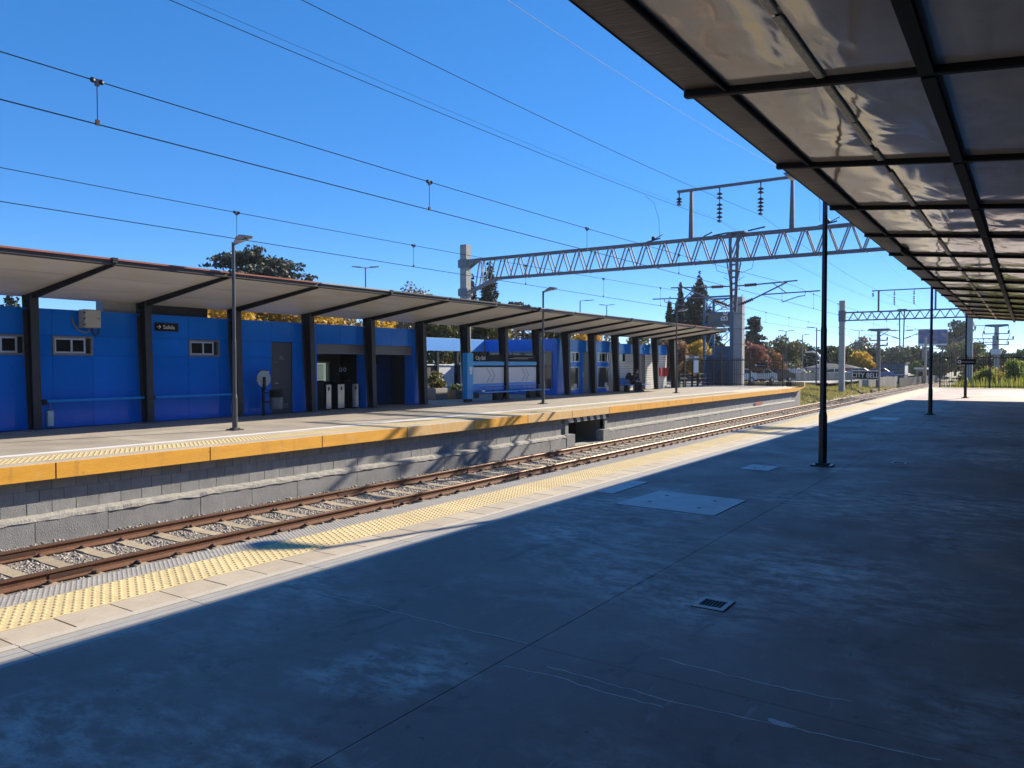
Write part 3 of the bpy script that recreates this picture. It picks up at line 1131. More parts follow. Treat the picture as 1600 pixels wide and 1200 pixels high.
rc = thing('station_canopy', 'near canopy overhead with glossy buckled ceiling sheets and dark ribs', 'canopy', (-.67, 20, 0), 'platform canopies')
RY = [6.64 + 3.02 * k for k in range(-5, 14)]
for i, y in enumerate(RY):
    m_ = MB()
    for x0, x1 in ((-2.60, 1.25),):
        m_.bar((x0, y, zr(x0) - .012), (x1, y, zr(x1) - .012), .085, .07)
    m_.build('rib', 'steel_web', rc, bevel=.015)
    ylen = 3.02 if y < 45 else 2.0
    # fringe and ceiling sheets
    for nm, x0, x1, mt, nx, amp in (('fringe_panel', -2.585, -2.225, 'fringe_sheet', 4, .004), ('ceiling_panel', -2.195, -1.43, 'ceiling_sheet', 7, .006), ('ceiling_panel', -1.415, -.722, 'ceiling_sheet', 7, .006),
                                    ('ceiling_panel', -.622, .60, 'ceiling_sheet', 8, .005), ('ceiling_panel', .62, 1.9, 'ceiling_sheet', 3, .0)):
        ny = 14 if y < 30 else 5
        ph = [random.uniform(0, 6.28) for _ in range(4)]
        vs, fs = [], []
        for a in range(ny + 1):
            for b_ in range(nx + 1):
                u_, v_ = b_ / nx, a / ny
                x = x0 + (x1 - x0) * u_
                yy = y + .03 + (ylen - .06) * v_
                w_ = math.sin(math.pi * u_) ** .6 * math.sin(math.pi * v_) ** .6 if 0 < u_ < 1 and 0 < v_ < 1 else 0
                d = w_ * amp * (math.sin(2.1 * yy + ph[0]) + .7 * math.sin(5.3 * yy + 3 * x + ph[1]) + .5 * math.sin(7 * x + ph[2]))
                vs.append((x, yy, zr(x) + .012 - .012 * w_ + d))
        w1 = nx + 1
        for a in range(ny):
            for b_ in range(nx):
                q = a * w1 + b_
                fs.append((q, q + w1, q + w1 + 1, q + 1))
        m_ = MB()
        m_.add(vs, fs)
        m_.build(nm, mt, rc, smooth=True)
    # light strip, broken in places
    m_ = MB()
    a = y + .08
    segs = [(a, a + 1.2), (a + 1.25, a + 2.1), (a + 2.4, a + 2.86)] if i % 2 else [(a + .5, a + 1.5), (a + 1.55, a + 2.86)]
    for s0, s1 in segs:
        if s1 < 48.4:
            m_.prism([(-1.46, zr(-1.42) - .008), (-1.45, zr(-1.42) - .014), (-1.40, zr(-1.42) - .014), (-1.39, zr(-1.42) - .008)], 'y', s0, s1)
    if m_.v:
        m_.build('light_strip', 'light_cover', rc)
    m_ = MB().box(-1.4305, -1.415, y + .03, y + ylen - .03, zr(-1.42) - .006, zr(-1.42) + .008)
    m_.build('sheet_joint', 'steel_web', rc)
    m_ = MB()
    m_.cyl((-2.21, y + .04, zr(-2.21) - .012), (-2.21, y + ylen - .04, zr(-2.21) - .012), .024, n=8)
    m_.build('purlin', 'steel_web', rc)
    m_ = MB().box(-.722, -.622, y + .043, y + ylen - .043, zr(-.67) - .06, zr(-.67) + .03)
    m_.build('main_beam', 'steel_web', rc)
    m_ = MB().prism([(-2.6, zr(-2.6) + .014), (-2.59, zr(-2.59) + .001), (-2.585, zr(-2.59) + .05), (-2.6, zr(-2.6) + .05)], 'y', y + .05, y + ylen - .05)
    m_.build('edge_trim', 'canopy_fascia', rc)
    if i % 1 == 0:
        c = inst(cme, 'column', rc, (1.25, y, .22), rot=(0, 0, math.pi))
m_ = MB()
m_.prism([(-2.6, zr(-2.6) + .05), (1.9, zr(1.9) + .05), (1.9, zr(1.9) + .09), (-2.6, zr(-2.6) + .09)], 'y', RY[0], 48.4)
m_.build('roof_sheet', 'canopy_top', rc)
# sagging cover on the edge purlin between the third and fourth ribs
m_ = MB()
m_.ball((-2.2, 18.0, zr(-2.2) - .055), .05, .55, .05)
m_.build('torn_cover', 'steel_web', rc, smooth=True)

# building behind the near platform (its front wall closes the shade behind the viewer)
nb = thing('station_building', 'low grey panelled building standing behind the near platform', 'building', (3, 20, 0))
MB().box(1.75, 5.5, -6, 46, 0, 3.66).build('core', 'shutter_grey', nb)
for k in range(17):
    MB().box(1.70, 1.745, -6 + k * 3.02 + .01, -6 + (k + 1) * 3.02 - .01, .02, 3.62).build('wall_panel', 'near_wall', nb)

# ================================================================== LAMP POSTS


def lamp_post(label, x, y, mat, facing, h=4.82, group='lamp posts along the platforms'):
    t = thing('lamp_post', label, 'lamp post', (x, y, 0), group)
    MB().box(x - .17, x + .17, y - .15, y + .15, .001, .028).build('base_plate', mat, t)
    MB().box(x - .10, x + .10, y - .09, y + .09, .028, .06).build('base_collar', mat, t, bevel=.008)
    m_ = MB()
    m_.lathe([(.068, .06), (.068, .84), (.052, .93), (.050, 2.28), (.043, 2.34), (.040, h)], (x, y, 0), 14)
    m_.build('pole', mat, t, smooth=False)
    a = facing
    m_ = MB()
    m_.bar((x - a * .02, y, h - .06), (x + a * .14, y, h - .02), .06, .05)
    m_.build('bracket', mat, t)
    m_ = MB()
    m_.add([(x + a * .10, y - .05, h - .05), (x + a * .10, y + .05, h - .05), (x + a * .62, y + .11, h + .06), (x + a * .62, y - .11, h + .06),
            (x + a * .10, y - .06, h + .02), (x + a * .10, y + .06, h + .02), (x + a * .40, y + .13, h + .15), (x + a * .40, y - .13, h + .15), (x + a * .66, y + .10, h + .11), (x + a * .66, y - .10, h + .11)],
           [(0, 1, 2, 3), (4, 7, 6, 5), (7, 9, 8, 6), (0, 3, 9, 7, 4), (1, 5, 6, 8, 2), (0, 4, 5, 1), (3, 2, 8, 9)])
    hd = m_.build('lamp_head', 'lamp_head', t)
    MB().box(x + a * .45 - .13, x + a * .45 + .13, y - .07, y + .07, h + .005, h + .018).build('lens', 'lens', hd)
    return t


lamp_post('slim grey lamp post in front of the far blue wall, past the sign reading Salida', -16.97, 12.41, 'lamp_grey', 1)
lamp_post('slim dark lamp post standing before the City Bell bench shelter', -17.25, 28.0, 'lamp_grey', 1)
lamp_post('slim dark lamp post nearest the two seated people and the white hut', -17.25, 42.97, 'lamp_grey', 1)
lamp_post('black post on a square foot nearest the square floor hatches', -2.84, 13.5, 'post_black', -1)
lamp_post('middle black post of the three rising to the near canopy edge', -2.74, 29.24, 'post_black', -1)
lamp_post('black post at the sunlit end of the near platform carrying a small black sign', -2.64, 44.58, 'post_black', -1)

# ================================================================== FAR STATION BUILDING
WX = -21.3
sb = thing('station_building', 'low glossy blue panelled station building along the far platform', 'building', (-23, 14, 0), 'blue station buildings')
MB().box(-26, WX - .06, -4, 19.0, 0, 3.07).build('core', 'seam', sb)
rows = [(.02, 1.925), (1.932, 2.455), (2.462, 3.12)]
vb = [-1.4, -.2, 1.0, 2.25, 3.3, 3.7, 4.9, 6.1, 7.2, 8.28, 9.36, 10.0, 11.06, 12.3, 12.75, 13.95, 15.02, 15.55, 17.05, 17.93, 19.05]
wins = {(8.28, 9.36), (10.0, 11.06), (13.95, 15.02), (2.25, 3.3)}
for a, b in zip(vb[:-1], vb[1:]):
    for r, (z0, z1) in enumerate(rows):
        if r == 1 and (a, b) in wins:
            continue
        if (a, b) == (17.05, 17.93) and r < 2:
            continue
        MB().box(WX - .055, WX + random.uniform(-.002, .002), a + .004, b - .004, z0, z1).build('wall_panel', 'blue_panel', sb, bevel=.003)
MB().box(WX - .3, WX + .03, -4, 19.05, 3.123, 3.15).build('coping', 'blue_panel', sb)


def window(y0, y1, z0, z1, parent, x=WX):
    f = MB()
    t = .05
    f.box(x - .05, x + .03, y0, y1, z1 - t, z1).box(x - .05, x + .03, y0, y1, z0, z0 + t)
    f.box(x - .05, x + .03, y0, y0 + t, z0 + t, z1 - t).box(x - .05, x + .03, y1 - t, y1, z0 + t, z1 - t)
    w = f.build('window', 'galv', parent)
    ym = y0 + (y1 - y0) * .48
    for i, (a, b, dx) in enumerate(((y0 + .06, ym + .03, -.005), (ym - .03, y1 - .19, .012))):
        s_ = MB()
        e = .045
        s_.box(x - .045 + dx, x - .012 + dx, a, b, z0 + .055, z0 + .055 + e).box(x - .045 + dx, x - .012 + dx, a, b, z1 - .055 - e, z1 - .055)
        s_.box(x - .045 + dx, x - .012 + dx, a, a + e, z0 + .055 + e, z1 - .055 - e).box(x - .045 + dx, x - .012 + dx, b - e, b, z0 + .055 + e, z1 - .055 - e)
        s_.build('sash', 'aluminium', w)
        MB().box(x - .035 + dx, x - .028 + dx, a + e, b - e, z0 + .055 + e, z1 - .055 - e).build('pane', 'glass_dark', w)
    MB().box(x - .056, x - .048, y0 + t, y1 - t, z0 + t, z1 - t).build('recess', 'room_dark', w)


for a, b in wins:
    window(a + .006, b - .006, 1.936, 2.452, sb)
# service door
d = MB().box(WX - .05, WX - .012, 17.07, 17.91, .015, 2.44).build('door', 'door_grey', sb, bevel=.004)
MB().box(WX - .055, WX + .004, 17.05, 17.072, .01, 2.457).box(WX - .055, WX + .004, 17.908, 17.93, .01, 2.457).build('frame', 'door_grey', d)
MB().cyl((WX - .012, 17.16, 1.06), (WX + .04, 17.16, 1.06), .012, n=6).bar((WX + .04, 17.15, 1.06), (WX + .04, 17.29, 1.05), .02, .02).build('handle', 'stainless', d)
m_ = MB()
for k in range(5):
    m_.bar((WX - .005, 17.32, .20 + k * .035), (WX - .005, 17.74, .20 + k * .035), .012, .018)
m_.build('vent_slats', 'galv', d)
MB().box(WX - .012, WX - .006, 17.38, 17.60, 1.86, 1.885).box(WX - .012, WX - .006, 17.40, 17.52, 1.90, 1.97).build('notice', 'galv', d)
MB().tube([(WX - .006, 17.16, 1.85), (WX + .02, 17.16, 1.78), (WX + .02, 17.22, 1.74), (WX + .02, 17.26, 1.79)], .012).build('hasp', 'galv', d)

# concourse: a recessed hall behind two openings
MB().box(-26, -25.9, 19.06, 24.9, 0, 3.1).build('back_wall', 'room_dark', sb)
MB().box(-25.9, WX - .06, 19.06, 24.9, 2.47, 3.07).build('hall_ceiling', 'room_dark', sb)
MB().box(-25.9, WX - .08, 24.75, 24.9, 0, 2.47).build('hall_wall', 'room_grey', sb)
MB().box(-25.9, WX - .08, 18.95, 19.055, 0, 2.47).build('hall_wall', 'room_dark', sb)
for a, b in ((19.06, 20.2), (20.2, 20.95), (20.95, 21.7), (21.7, 22.4), (22.4, 22.95), (22.95, 23.4), (23.4, 23.75), (23.75, 24.28)):
    MB().box(WX - .055, WX + random.uniform(-.004, .004), a + .003, b - .003, 2.44, 3.12).build('fascia_panel', 'blue_panel', sb, bevel=.003)
MB().box(WX - .3, WX + .03, 19.06, 24.78, 3.123, 3.15).build('coping', 'blue_panel', sb)
for a, b in ((19.1, 21.5), (21.72, 24.25)):
    sh = MB().box(WX - .28, WX - .09, a, b, 2.13, 2.437).build('shutter_box', 'shutter_grey', sb)
    MB().box(WX - .22, WX - .07, a, b, 2.08, 2.128).build('shutter_rail', 'galv', sh)
for a, b in ((21.5, 21.72), (24.28, 24.78)):
    MB().box(WX - .5, WX - .002, a, b, 0, 2.437 if a < 22 else 3.12).build('pilaster', 'blue_panel', sb, bevel=.004)
# wall closing the second opening, with the inner dark recess
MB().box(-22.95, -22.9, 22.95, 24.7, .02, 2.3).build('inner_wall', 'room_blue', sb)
m_ = MB()
for k in range(9):
    m_.box(-23.6, -23.55, 21.9, 22.9, .15 + k * .09, .19 + k * .09)
m_.build('louvre', 'room_grey', sb)
# ticket window at the back of the hall
tw = MB().box(-24.6, -24.5, 20.3, 23.2, 0, 2.40).build('ticket_wall', 'room_grey', sb)
MB().box(-24.5, -24.45, 20.95, 22.35, .95, 1.75).build('ticket_window', 'window_glow', tw)
m_ = MB()
for k in range(9):
    m_.box(-24.46, -24.43, 21.0, 22.2, 1.0 + k * .08, 1.035 + k * .08)
m_.build('blind', 'white_paint', tw)
m_ = MB().box(-24.45, -24.40, 21.0, 22.5, 1.76, 1.82).box(-24.45, -24.40, 22.42, 22.5, .8, 1.76)
m_.build('window_frame', 'aluminium', tw)
for yy, zz in ((21.0, 2.15), (21.45, 2.2), (21.2, 1.95), (21.75, 2.0)):
    MB().ball((-24.42, yy, zz), .03, .07, .07, 8, 5).build('bulb_sticker', 'white_paint', tw)
# roof plant on top of the building
MB().box(-21.8, -21.42, 11.42, 12.42, 3.153, 3.62).build('roof_tank', 'mast_concrete', sb)
MB().box(-21.9, -21.45, 12.62, 14.72, 3.153, 3.62).build('roof_tank', 'black_paint', sb)
# handrail between the columns
rl = thing('handrail', 'blue tubular handrail fixed between columns along the far blue wall', 'handrail', (-20.9, 12, .74))
for a, b in ((9.62, 12.3), (12.56, 15.32)):
    MB().cyl((-20.93, a, .745), (-20.93, b, .745), .03, n=8).build('rail', 'blue_light', rl)
    MB().box(-20.97, -20.88, a - .06, a + .05, .66, .79).build('bracket', 'steel_dark', rl)

# ---- fittings on the building, each a thing of its own
t = thing('wall_sign', 'black wall sign with white arrow reading Salida on the blue wall', 'sign', (WX, 13.2, 2.8))
MB().box(WX + .004, WX + .03, 12.86, 13.60, 2.675, 2.925).build('board', 'sign_black', t)
text('lettering', 'Salida', .165, (WX + .032, 13.11, 2.745), ONWALL, 'white_paint', t, .002)
m_ = MB()
m_.bar((WX + .033, 12.92, 2.80), (WX + .033, 13.03, 2.80), .004, .018).bar((WX + .033, 12.985, 2.85), (WX + .033, 13.035, 2.80), .004, .018).bar((WX + .033, 12.985, 2.75), (WX + .033, 13.035, 2.80), .004, .018)
m_.build('arrow', 'white_paint', t)

t = thing('electrical_box', 'beige electrical box with hanging cables high on the blue wall', 'electrical box', (WX, 10.9, 2.9))
MB().box(WX + .05, WX + .36, 10.66, 11.10, 2.68, 3.17).build('cabinet', 'box_beige', t, bevel=.015)
dr = MB().box(WX + .362, WX + .385, 10.67, 11.09, 2.70, 3.15).build('door', 'box_beige', t, bevel=.008)
MB().box(WX + .386, WX + .395, 10.99, 11.07, 2.915, 2.935).build('latch', 'black_paint', dr)
m_ = MB()
for z in (2.76, 2.92, 3.08):
    m_.box(WX + .34, WX + .392, 10.64, 10.68, z - .015, z + .015)
m_.build('hinge', 'black_paint', t)
MB().tube([(WX + .02, 10.50, 2.95), (WX + .05, 10.55, 2.75), (WX + .10, 10.66, 2.60), (WX + .14, 10.80, 2.55), (WX + .16, 10.88, 2.58), (WX + .16, 10.90, 2.68)], .022, 7).build('conduit', 'galv', t)
MB().tube([(WX + .2, 10.93, 2.68), (WX + .2, 10.95, 2.56), (WX + .2, 11.02, 2.48), (WX + .2, 11.10, 2.52), (WX + .2, 11.14, 2.70), (WX + .2, 11.14, 3.1)], .024, 7).build('cable', 'black_paint', t)
MB().box(WX + .004, WX + .05, 10.72, 11.04, 2.75, 3.1).build('bracket', 'galv', t)

t = thing('junction_box', 'small white box low on the blue wall beside a column', 'electrical box', (WX, 9.95, .3))
MB().box(WX + .004, WX + .10, 9.82, 9.97, .08, .48).build('cabinet', 'white_paint', t, bevel=.01)
MB().tube([(WX + .06, 9.9, .48), (WX + .06, 9.9, .72)], .014).build('conduit', 'galv', t)

t = thing('notice_board', 'small framed picture notice on blue wall behind the round disc', 'notice', (WX, 16.7, 1.33))
MB().box(WX + .004, WX + .04, 16.52, 16.94, 1.17, 1.50).build('frame', 'door_grey', t)
MB().box(WX + .041, WX + .045, 16.56, 16.90, 1.21, 1.46).build('print', 'map_grey', t)
m_ = MB()
for a, b, z0, z1 in ((16.60, 16.66, 1.3, 1.42), (16.70, 16.76, 1.25, 1.40), (16.80, 16.86, 1.24, 1.44), (16.62, 16.80, 1.38, 1.41)):
    m_.box(WX + .046, WX + .048, a, b, z0, z1)
m_.build('print_mark', 'sign_black', t)

t = thing('disc_signal', 'round pale metal disc on a short post before the blue wall', 'disc sign', (-20.95, 16.42, 0))
MB().cyl((-20.95, 16.42, .002), (-20.95, 16.42, 1.0), .045, n=10).build('post', 'steel_dark', t)
MB().cyl((-20.94, 16.42, 1.22), (-20.91, 16.42, 1.22), .27, n=26).build('disc', 'dish_grey', t)
m_ = MB().bar((-20.88, 16.42, .85), (-20.86, 16.40, 1.28), .05, .07)
m_.build('lever', 'steel_dark', t)
MB().cyl((-20.91, 16.42, 1.0), (-20.88, 16.42, 1.0), .06, n=10).build('pivot', 'steel_dark', t)

t = thing('litter_bin', 'grey metal litter bin with dark band hung on a post', 'bin', (-20.75, 16.78, .2))
m_ = MB().lathe([(.20, .20), (.215, .23), (.225, .58), (.225, .60)], (-20.75, 16.78, 0), 20)
m_.build('drum', 'bin_metal', t)
MB().lathe([(.21, .60), (.21, .80)], (-20.75, 16.78, 0), 20).build('dark_band', 'steel_web', t)
MB().lathe([(.235, .80), (.235, .83), (.20, .86)], (-20.75, 16.78, 0), 20).build('lid', 'steel_dark', t)
MB().bar((-20.95, 16.45, .45), (-20.80, 16.62, .45), .05, .05).bar((-20.95, 16.45, .75), (-20.80, 16.62, .75), .05, .05).build('bracket', 'steel_dark', t)

# turnstiles
labels = ['stainless fronted ticket gate nearest the grey service door', 'stainless ticket gate in the middle of the three at the hall entrance', 'stainless ticket gate beside the column at the hall entrance']
for (yv, w, lb) in ((19.78, .26, labels[0]), (20.40, .34, labels[1]), (21.14, .32, labels[2])):
    t = thing('ticket_gate', lb, 'ticket gate', (-21.5, yv, 0), 'ticket gates at the station hall entrance')
    m_ = MB().prism([(-22.9, 0.002), (-22.9, .99), (-22.7, 1.05), (-21.75, 1.05), (-21.52, .95), (-21.52, .002)], 'y', yv - w / 2, yv + w / 2)
    m_.build('body', 'steel_web', t, bevel=.015)
    MB().box(-21.515, -21.49, yv - w / 2 + .01, yv + w / 2 - .01, .05, .94).build('front_panel', 'stainless', t, bevel=.006)
    MB().box(-21.488, -21.475, yv - .04, yv + .04, .72, .86).build('card_reader', 'black_paint', t, bevel=.008)
    m_ = MB()
    for a in (0, 2.1, 4.2):
        m_.cyl((-22.2, yv + w / 2, .85), (-22.2 + .25 * math.cos(a), yv + w / 2 + .30, .85 + .25 * math.sin(a)), .017, n=6)
    m_.build('turnstile_arm', 'stainless', t)
t = thing('barrier_counter', 'low black counter block at the side of the ticket gates', 'counter', (-21.8, 19.35, 0))
MB().box(-22.3, -21.55, 19.12, 19.62, .002, .98).build('body', 'sign_black', t, bevel=.01)
MB().box(-22.35, -21.52, 19.10, 19.64, .98, 1.02).build('top', 'steel_dark', t)

for (lb, y0, y1, z0, z1, x, rings) in (('black hanging sign with two pale round icons inside the station hall', 21.95, 22.55, 1.33, 1.62, -23.4, 1), ('black wall sign with small pale icons and writing inside the second entrance', 22.98, 23.86, 1.72, 2.02, -22.88, 2)):
    t = thing('wall_sign', lb, 'sign', (x, y0, z0))
    MB().box(x, x + .03, y0, y1, z0, z1).build('board', 'sign_black', t)
    m_ = MB()
    zc = (z0 + z1) / 2
    if rings == 1:
        ring(m_, (y0 + .2, zc), .05, .085, x + .031, x + .035)
        ring(m_, (y0 + .42, zc), .05, .085, x + .031, x + .035)
    else:
        ring(m_, (y0 + .14, zc), .02, .055, x + .031, x + .035)
        m_.box(x + .031, x + .035, y0 + .24, y0 + .25, zc - .05, zc + .05).box(x + .031, x + .035, y0 + .27, y0 + .30, zc - .05, zc + .05)
    m_.build('icon', 'map_grey', t)
    if rings == 2:
        text('lettering', 'a Salida', .11, (x + .032, y0 + .36, zc - .04), ONWALL, 'map_grey', t, .001)

# ---- courtyard between the two buildings
cyd = thing('courtyard_wall', 'sunlit pale blue fascia on dark posts at the back of the courtyard', 'wall', (-26.3, 30, 0))
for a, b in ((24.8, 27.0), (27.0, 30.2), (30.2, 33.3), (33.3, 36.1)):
    MB().box(-26.5, -26.27, a + .004, b - .004, 2.42, 3.11).build('fascia_panel', 'blue_sheen', cyd, bevel=.003)
for yv in (27.0, 30.0, 31.9, 33.6, 35.8):
    MB().box(-26.5, -26.3, yv, yv + .14, 0, 2.42).build('post', 'steel_dark', cyd)
for k, (a, b) in enumerate(((28.2, 29.9), (30.2, 31.8), (32.1, 33.5), (33.8, 35.7))):
    MB().box(-26.46, -26.42, a, b, .1, 1.62).build('screen_panel', 'room_grey' if k % 2 else 'map_grey', cyd)
MB().box(-26.44, -26.36, 27.2, 33.5, 1.64, 1.70).build('rail', 'white_paint', cyd)
MB().box(-27.8, -26.55, 24.8, 36.1, 0, 1.2).build('low_wall', 'room_grey', cyd)

# ---- second building
b2 = thing('station_building', 'second blue station building with white framed shop windows', 'building', (-23, 40, 0), 'blue station buildings')
FX = -21.4
MB().box(-26.3, FX - .07, 36.2, 43.9, 3.0, 3.08).build('roof', 'seam', b2)
MB().box(-26.3, -24.9, 36.45, 43.9, 0, 3.0).build('core', 'room_dark', b2)
MB().box(-24.9, FX - .3, 36.45, 43.9, 2.36, 2.40).build('ceiling', 'room_grey', b2)
for a, b in ((-26.25, -24.65), (-24.65, -23.0), (-23.0, -21.40)):
    MB().box(a + .004, b - .004, 36.16, 36.22, 2.42, 3.10).build('fascia_panel', 'blue_panel', b2, bevel=.003)
    MB().box(a + .004, b - .004, 36.16, 36.22, .02, .30).build('base_panel', 'blue_panel', b2, bevel=.003)
for a, b in ((-25.9, -24.4), (-24.3, -22.9), (-22.8, -21.75)):
    w = MB().box(a, b, 36.17, 36.19, .30, 2.42).build('window', 'glass_grey', b2)
    MB().box(a - .03, a, 36.15, 36.21, .30, 2.42).box(b, b + .03, 36.15, 36.21, .30, 2.42).box(a, b, 36.15, 36.20, 2.36, 2.42).box(a, b, 36.15, 36.20, 1.62, 1.66).build('frame', 'galv', w)
MB().box(-21.72, FX, 36.226, 36.95, 0, 3.10).build('pilaster', 'blue_panel', b2, bevel=.004)
for a, b in ((36.955, 38.9), (38.9, 40.0), (40.0, 40.95), (40.95, 42.6), (42.6, 43.3)):
    MB().box(FX - .06, FX - .004, a + .004, b - .004, 2.42, 3.08).build('fascia_panel', 'blue_panel', b2, bevel=.003)
for a, b in ((37.05, 38.75), (41.0, 42.55)):
    f = MB()
    f.box(FX - .09, FX - .03, a, b, 2.34, 2.41).box(FX - .09, FX - .03, a, b, 1.82, 1.88).box(FX - .09, FX - .03, a, b, 1.50, 1.55)
    n = 3
    for k in range(n + 1):
        yv = a + (b - a) * k / n
        f.box(FX - .09, FX - .03, yv - .035, yv + .035, 1.88, 2.34)
    f.box(FX - .09, FX - .03, a, a + .07, .3, 1.5).box(FX - .09, FX - .03, b - .07, b, .3, 1.5).box(FX - .09, FX - .03, a, b, .26, .31)
    w = f.build('window', 'aluminium', b2)
    MB().box(FX - .075, FX - .065, a + .04, b - .04, 1.86, 2.36).build('pane', 'glass_dark', w)
    MB().box(FX - .075, FX - .065, a + .05, b - .05, .30, 1.52).build('pane', 'glass_grey', w)
    MB().box(FX - .09, FX - .02, a, b, 1.555, 1.815).build('spandrel', 'blue_panel', w)
    MB().box(FX - .09, FX - .02, a, b, .01, .255).build('base_panel', 'blue_panel', w)
    MB().box(FX - .062, FX - .058, b - .55, b - .25, .33, .58).build('paper_notice', 'white_paint', w)
for a, b, mt in ((38.78, 39.12, 'blue_panel'), (40.05, 40.45, 'blue_light'), (40.5, 40.95, 'blue_panel'), (42.65, 43.0, 'siding_white')):
    MB().box(FX - .3, FX - .002, a, b, 0, 2.415).build('pilaster', mt, b2, bevel=.004)
d = MB().box(FX - .12, FX - .07, 39.13, 40.04, .02, 2.40).build('door', 'door_grey', b2)
MB().box(FX - .068, FX - .05, 39.20, 39.24, .95, 1.25).build('handle', 'stainless', d)

# ---- white boarded hut
ht = thing('station_hut', 'white boarded hut with blue fascia at the end of the building row', 'hut', (-22.5, 47.5, 0))
MB().box(-24.4, FX - .03, 43.35, 51.5, 0, 2.95).build('core', 'siding_dark', ht)
for a, b in ((43.35, 45.2), (45.2, 46.9), (46.9, 48.9), (48.9, 50.4), (50.4, 51.5)):
    MB().box(FX - .05, FX + .01, a + .004, b - .004, 2.36, 3.0).build('fascia_panel', 'blue_panel', ht, bevel=.003)
for (a, b) in ((43.35, 45.9), (47.8, 51.5)):
    for k in range(15):
        z = .03 + k * .155
        if a < 44 and z > 1.75:
            aa = 44.75
        else:
            aa = a
        MB().box(FX - .03, FX + random.uniform(-.004, .003), aa, b - .01, z, z + .138).build('siding_board', 'siding_white', ht)
w = MB().box(FX - .03, FX - .015, 43.45, 44.70, 1.78, 2.34).build('window', 'glass_dark', ht)
d = MB().box(FX - .03, FX - .01, 46.25, 47.35, .02, 2.3).build('door', 'shutter_grey', ht)
m_ = MB()
for yv in (46.2, 47.4):
    m_.box(FX - .03, FX + .03, yv - .05, yv + .05, 0, 2.34)
m_.build('frame', 'galv', d)
MB().box(FX, FX + .02, 45.9, 46.18, 1.9, 2.1).build('door_number', 'white_paint', ht)
MB().cyl((FX + .01, 47.5, 2.72), (FX + .09, 47.5, 2.72), .09, n=12).build('alarm_bell', 'blue_light', ht)
for (lb, y0, y1) in (('red cabinet on the hut wall nearest the column', 50.0, 50.55), ('red cabinet at the outer corner of the white hut', 50.75, 51.4)):
    t = thing('fire_cabinet', lb, 'fire cabinet', (FX, y0, 1), 'red fire cabinets on the hut')
    MB().box(FX + .006, FX + .16, y0, y1, .85, 1.45).build('cabinet', 'red_paint', t, bevel=.01)
    MB().box(FX + .161, FX + .17, y0 + .05, y1 - .05, .95, 1.35).build('door', 'red_paint', t, bevel=.004)

# ================================================================== BENCH SHELTERS


def bench_seat(y0, y1, x, t):
    m_ = MB()
    m_.box(x - .12, x + .62, y0, y1, .40, .45)
    s_ = m_.build('seat', 'blue_bench', t, bevel=.01)
    n = 5
    for k in range(n):
        yv = y0 + (y1 - y0) * (k + .5) / n
        MB().tube([(x + .10, yv, .45), (x + .12, yv, .66), (x + .50, yv, .66), (x + .52, yv, .45)], .014, 6).build('armrest', 'galv', s_)


def dots(y0, z0, w, h, x, t):
    m_ = MB()
    for k in range(2):
        yc = y0 + k * w * .62
        for r in range(2):
            for i in range(17):
                tt = i / 16
                yy = yc + r * .06 + (w * .5) * (1 - abs(2 * tt - 1))
                zz = z0 + h * tt
                m_.cyl((x, yy, zz), (x + .003, yy, zz), .016, n=6)
    m_.build('chevron_dots', 'dot_blue', t)


SX = -21.03
t = thing('bench_shelter', 'blue bench shelter with City Bell header and two grey chevron panels', 'bench shelter', (SX, 30, 0), 'bench shelters on the far platform')
MB().box(SX + .08, SX + .36, 27.15, 27.6, .14, 2.20).build('totem', 'blue_light', t, bevel=.02)
MB().box(SX + .361, SX + .365, 27.30, 27.52, 1.40, 1.58).box(SX + .361, SX + .365, 27.32, 27.50, 1.25, 1.38).build('totem_print', 'white_paint', t)
MB().box(SX + .12, SX + .32, 27.2, 27.55, .002, .14).build('totem_foot', 'steel_dark', t)
for i, (a, b) in enumerate(((27.75, 30.40), (30.70, 33.3))):
    MB().box(SX, SX + .10, a, b, 1.83, 2.14).build('header_board', 'sign_black', t)
    MB().box(SX + .01, SX + .12, a, b, 1.64, 1.82).build('stripe_board', 'blue_light', t)
    MB().box(SX + .0, SX + .07, a, b, 1.56, 1.635).build('gap_board', 'sign_black', t)
    MB().box(SX + .0, SX + .09, a, b, .80, 1.555).build('map_panel', 'map_grey', t)
    dots(a + 1.25, .86, .55, .62, SX + .091, t)
    MB().box(SX + .0, SX + .11, a, b, .47, .795).build('backrest', 'blue_bench', t, bevel=.01)
    bench_seat(a, b + .1, SX + .25, t)
    MB().box(SX + .05, SX + .30, b - .9, b - .4, .002, .40).build('support', 'steel_dark', t)
text('lettering', 'City Bell', .26, (SX + .102, 28.12, 1.90), ONWALL, 'white_paint', t, .002, sx=.85)
m_ = MB()
m_.box(SX + .101, SX + .104, 30.9, 32.5, 1.96, 1.975).box(SX + .101, SX + .104, 31.2, 33.0, 2.02, 2.03)
m_.build('route_line', 'map_grey', t)

t = thing('bench_shelter', 'low blue bench with seat backs under the two seated people', 'bench shelter', (-20.7, 44, 0), 'bench shelters on the far platform')
MB().box(-20.75, -20.66, 42.65, 45.2, .47, .86).build('backrest', 'blue_bench', t, bevel=.01)
bench_seat(42.65, 45.6, -20.68, t)
for yv in (43.0, 45.0):
    MB().box(-20.65, -20.4, yv, yv + .3, .002, .40).build('support', 'steel_dark', t)

# ================================================================== PEOPLE


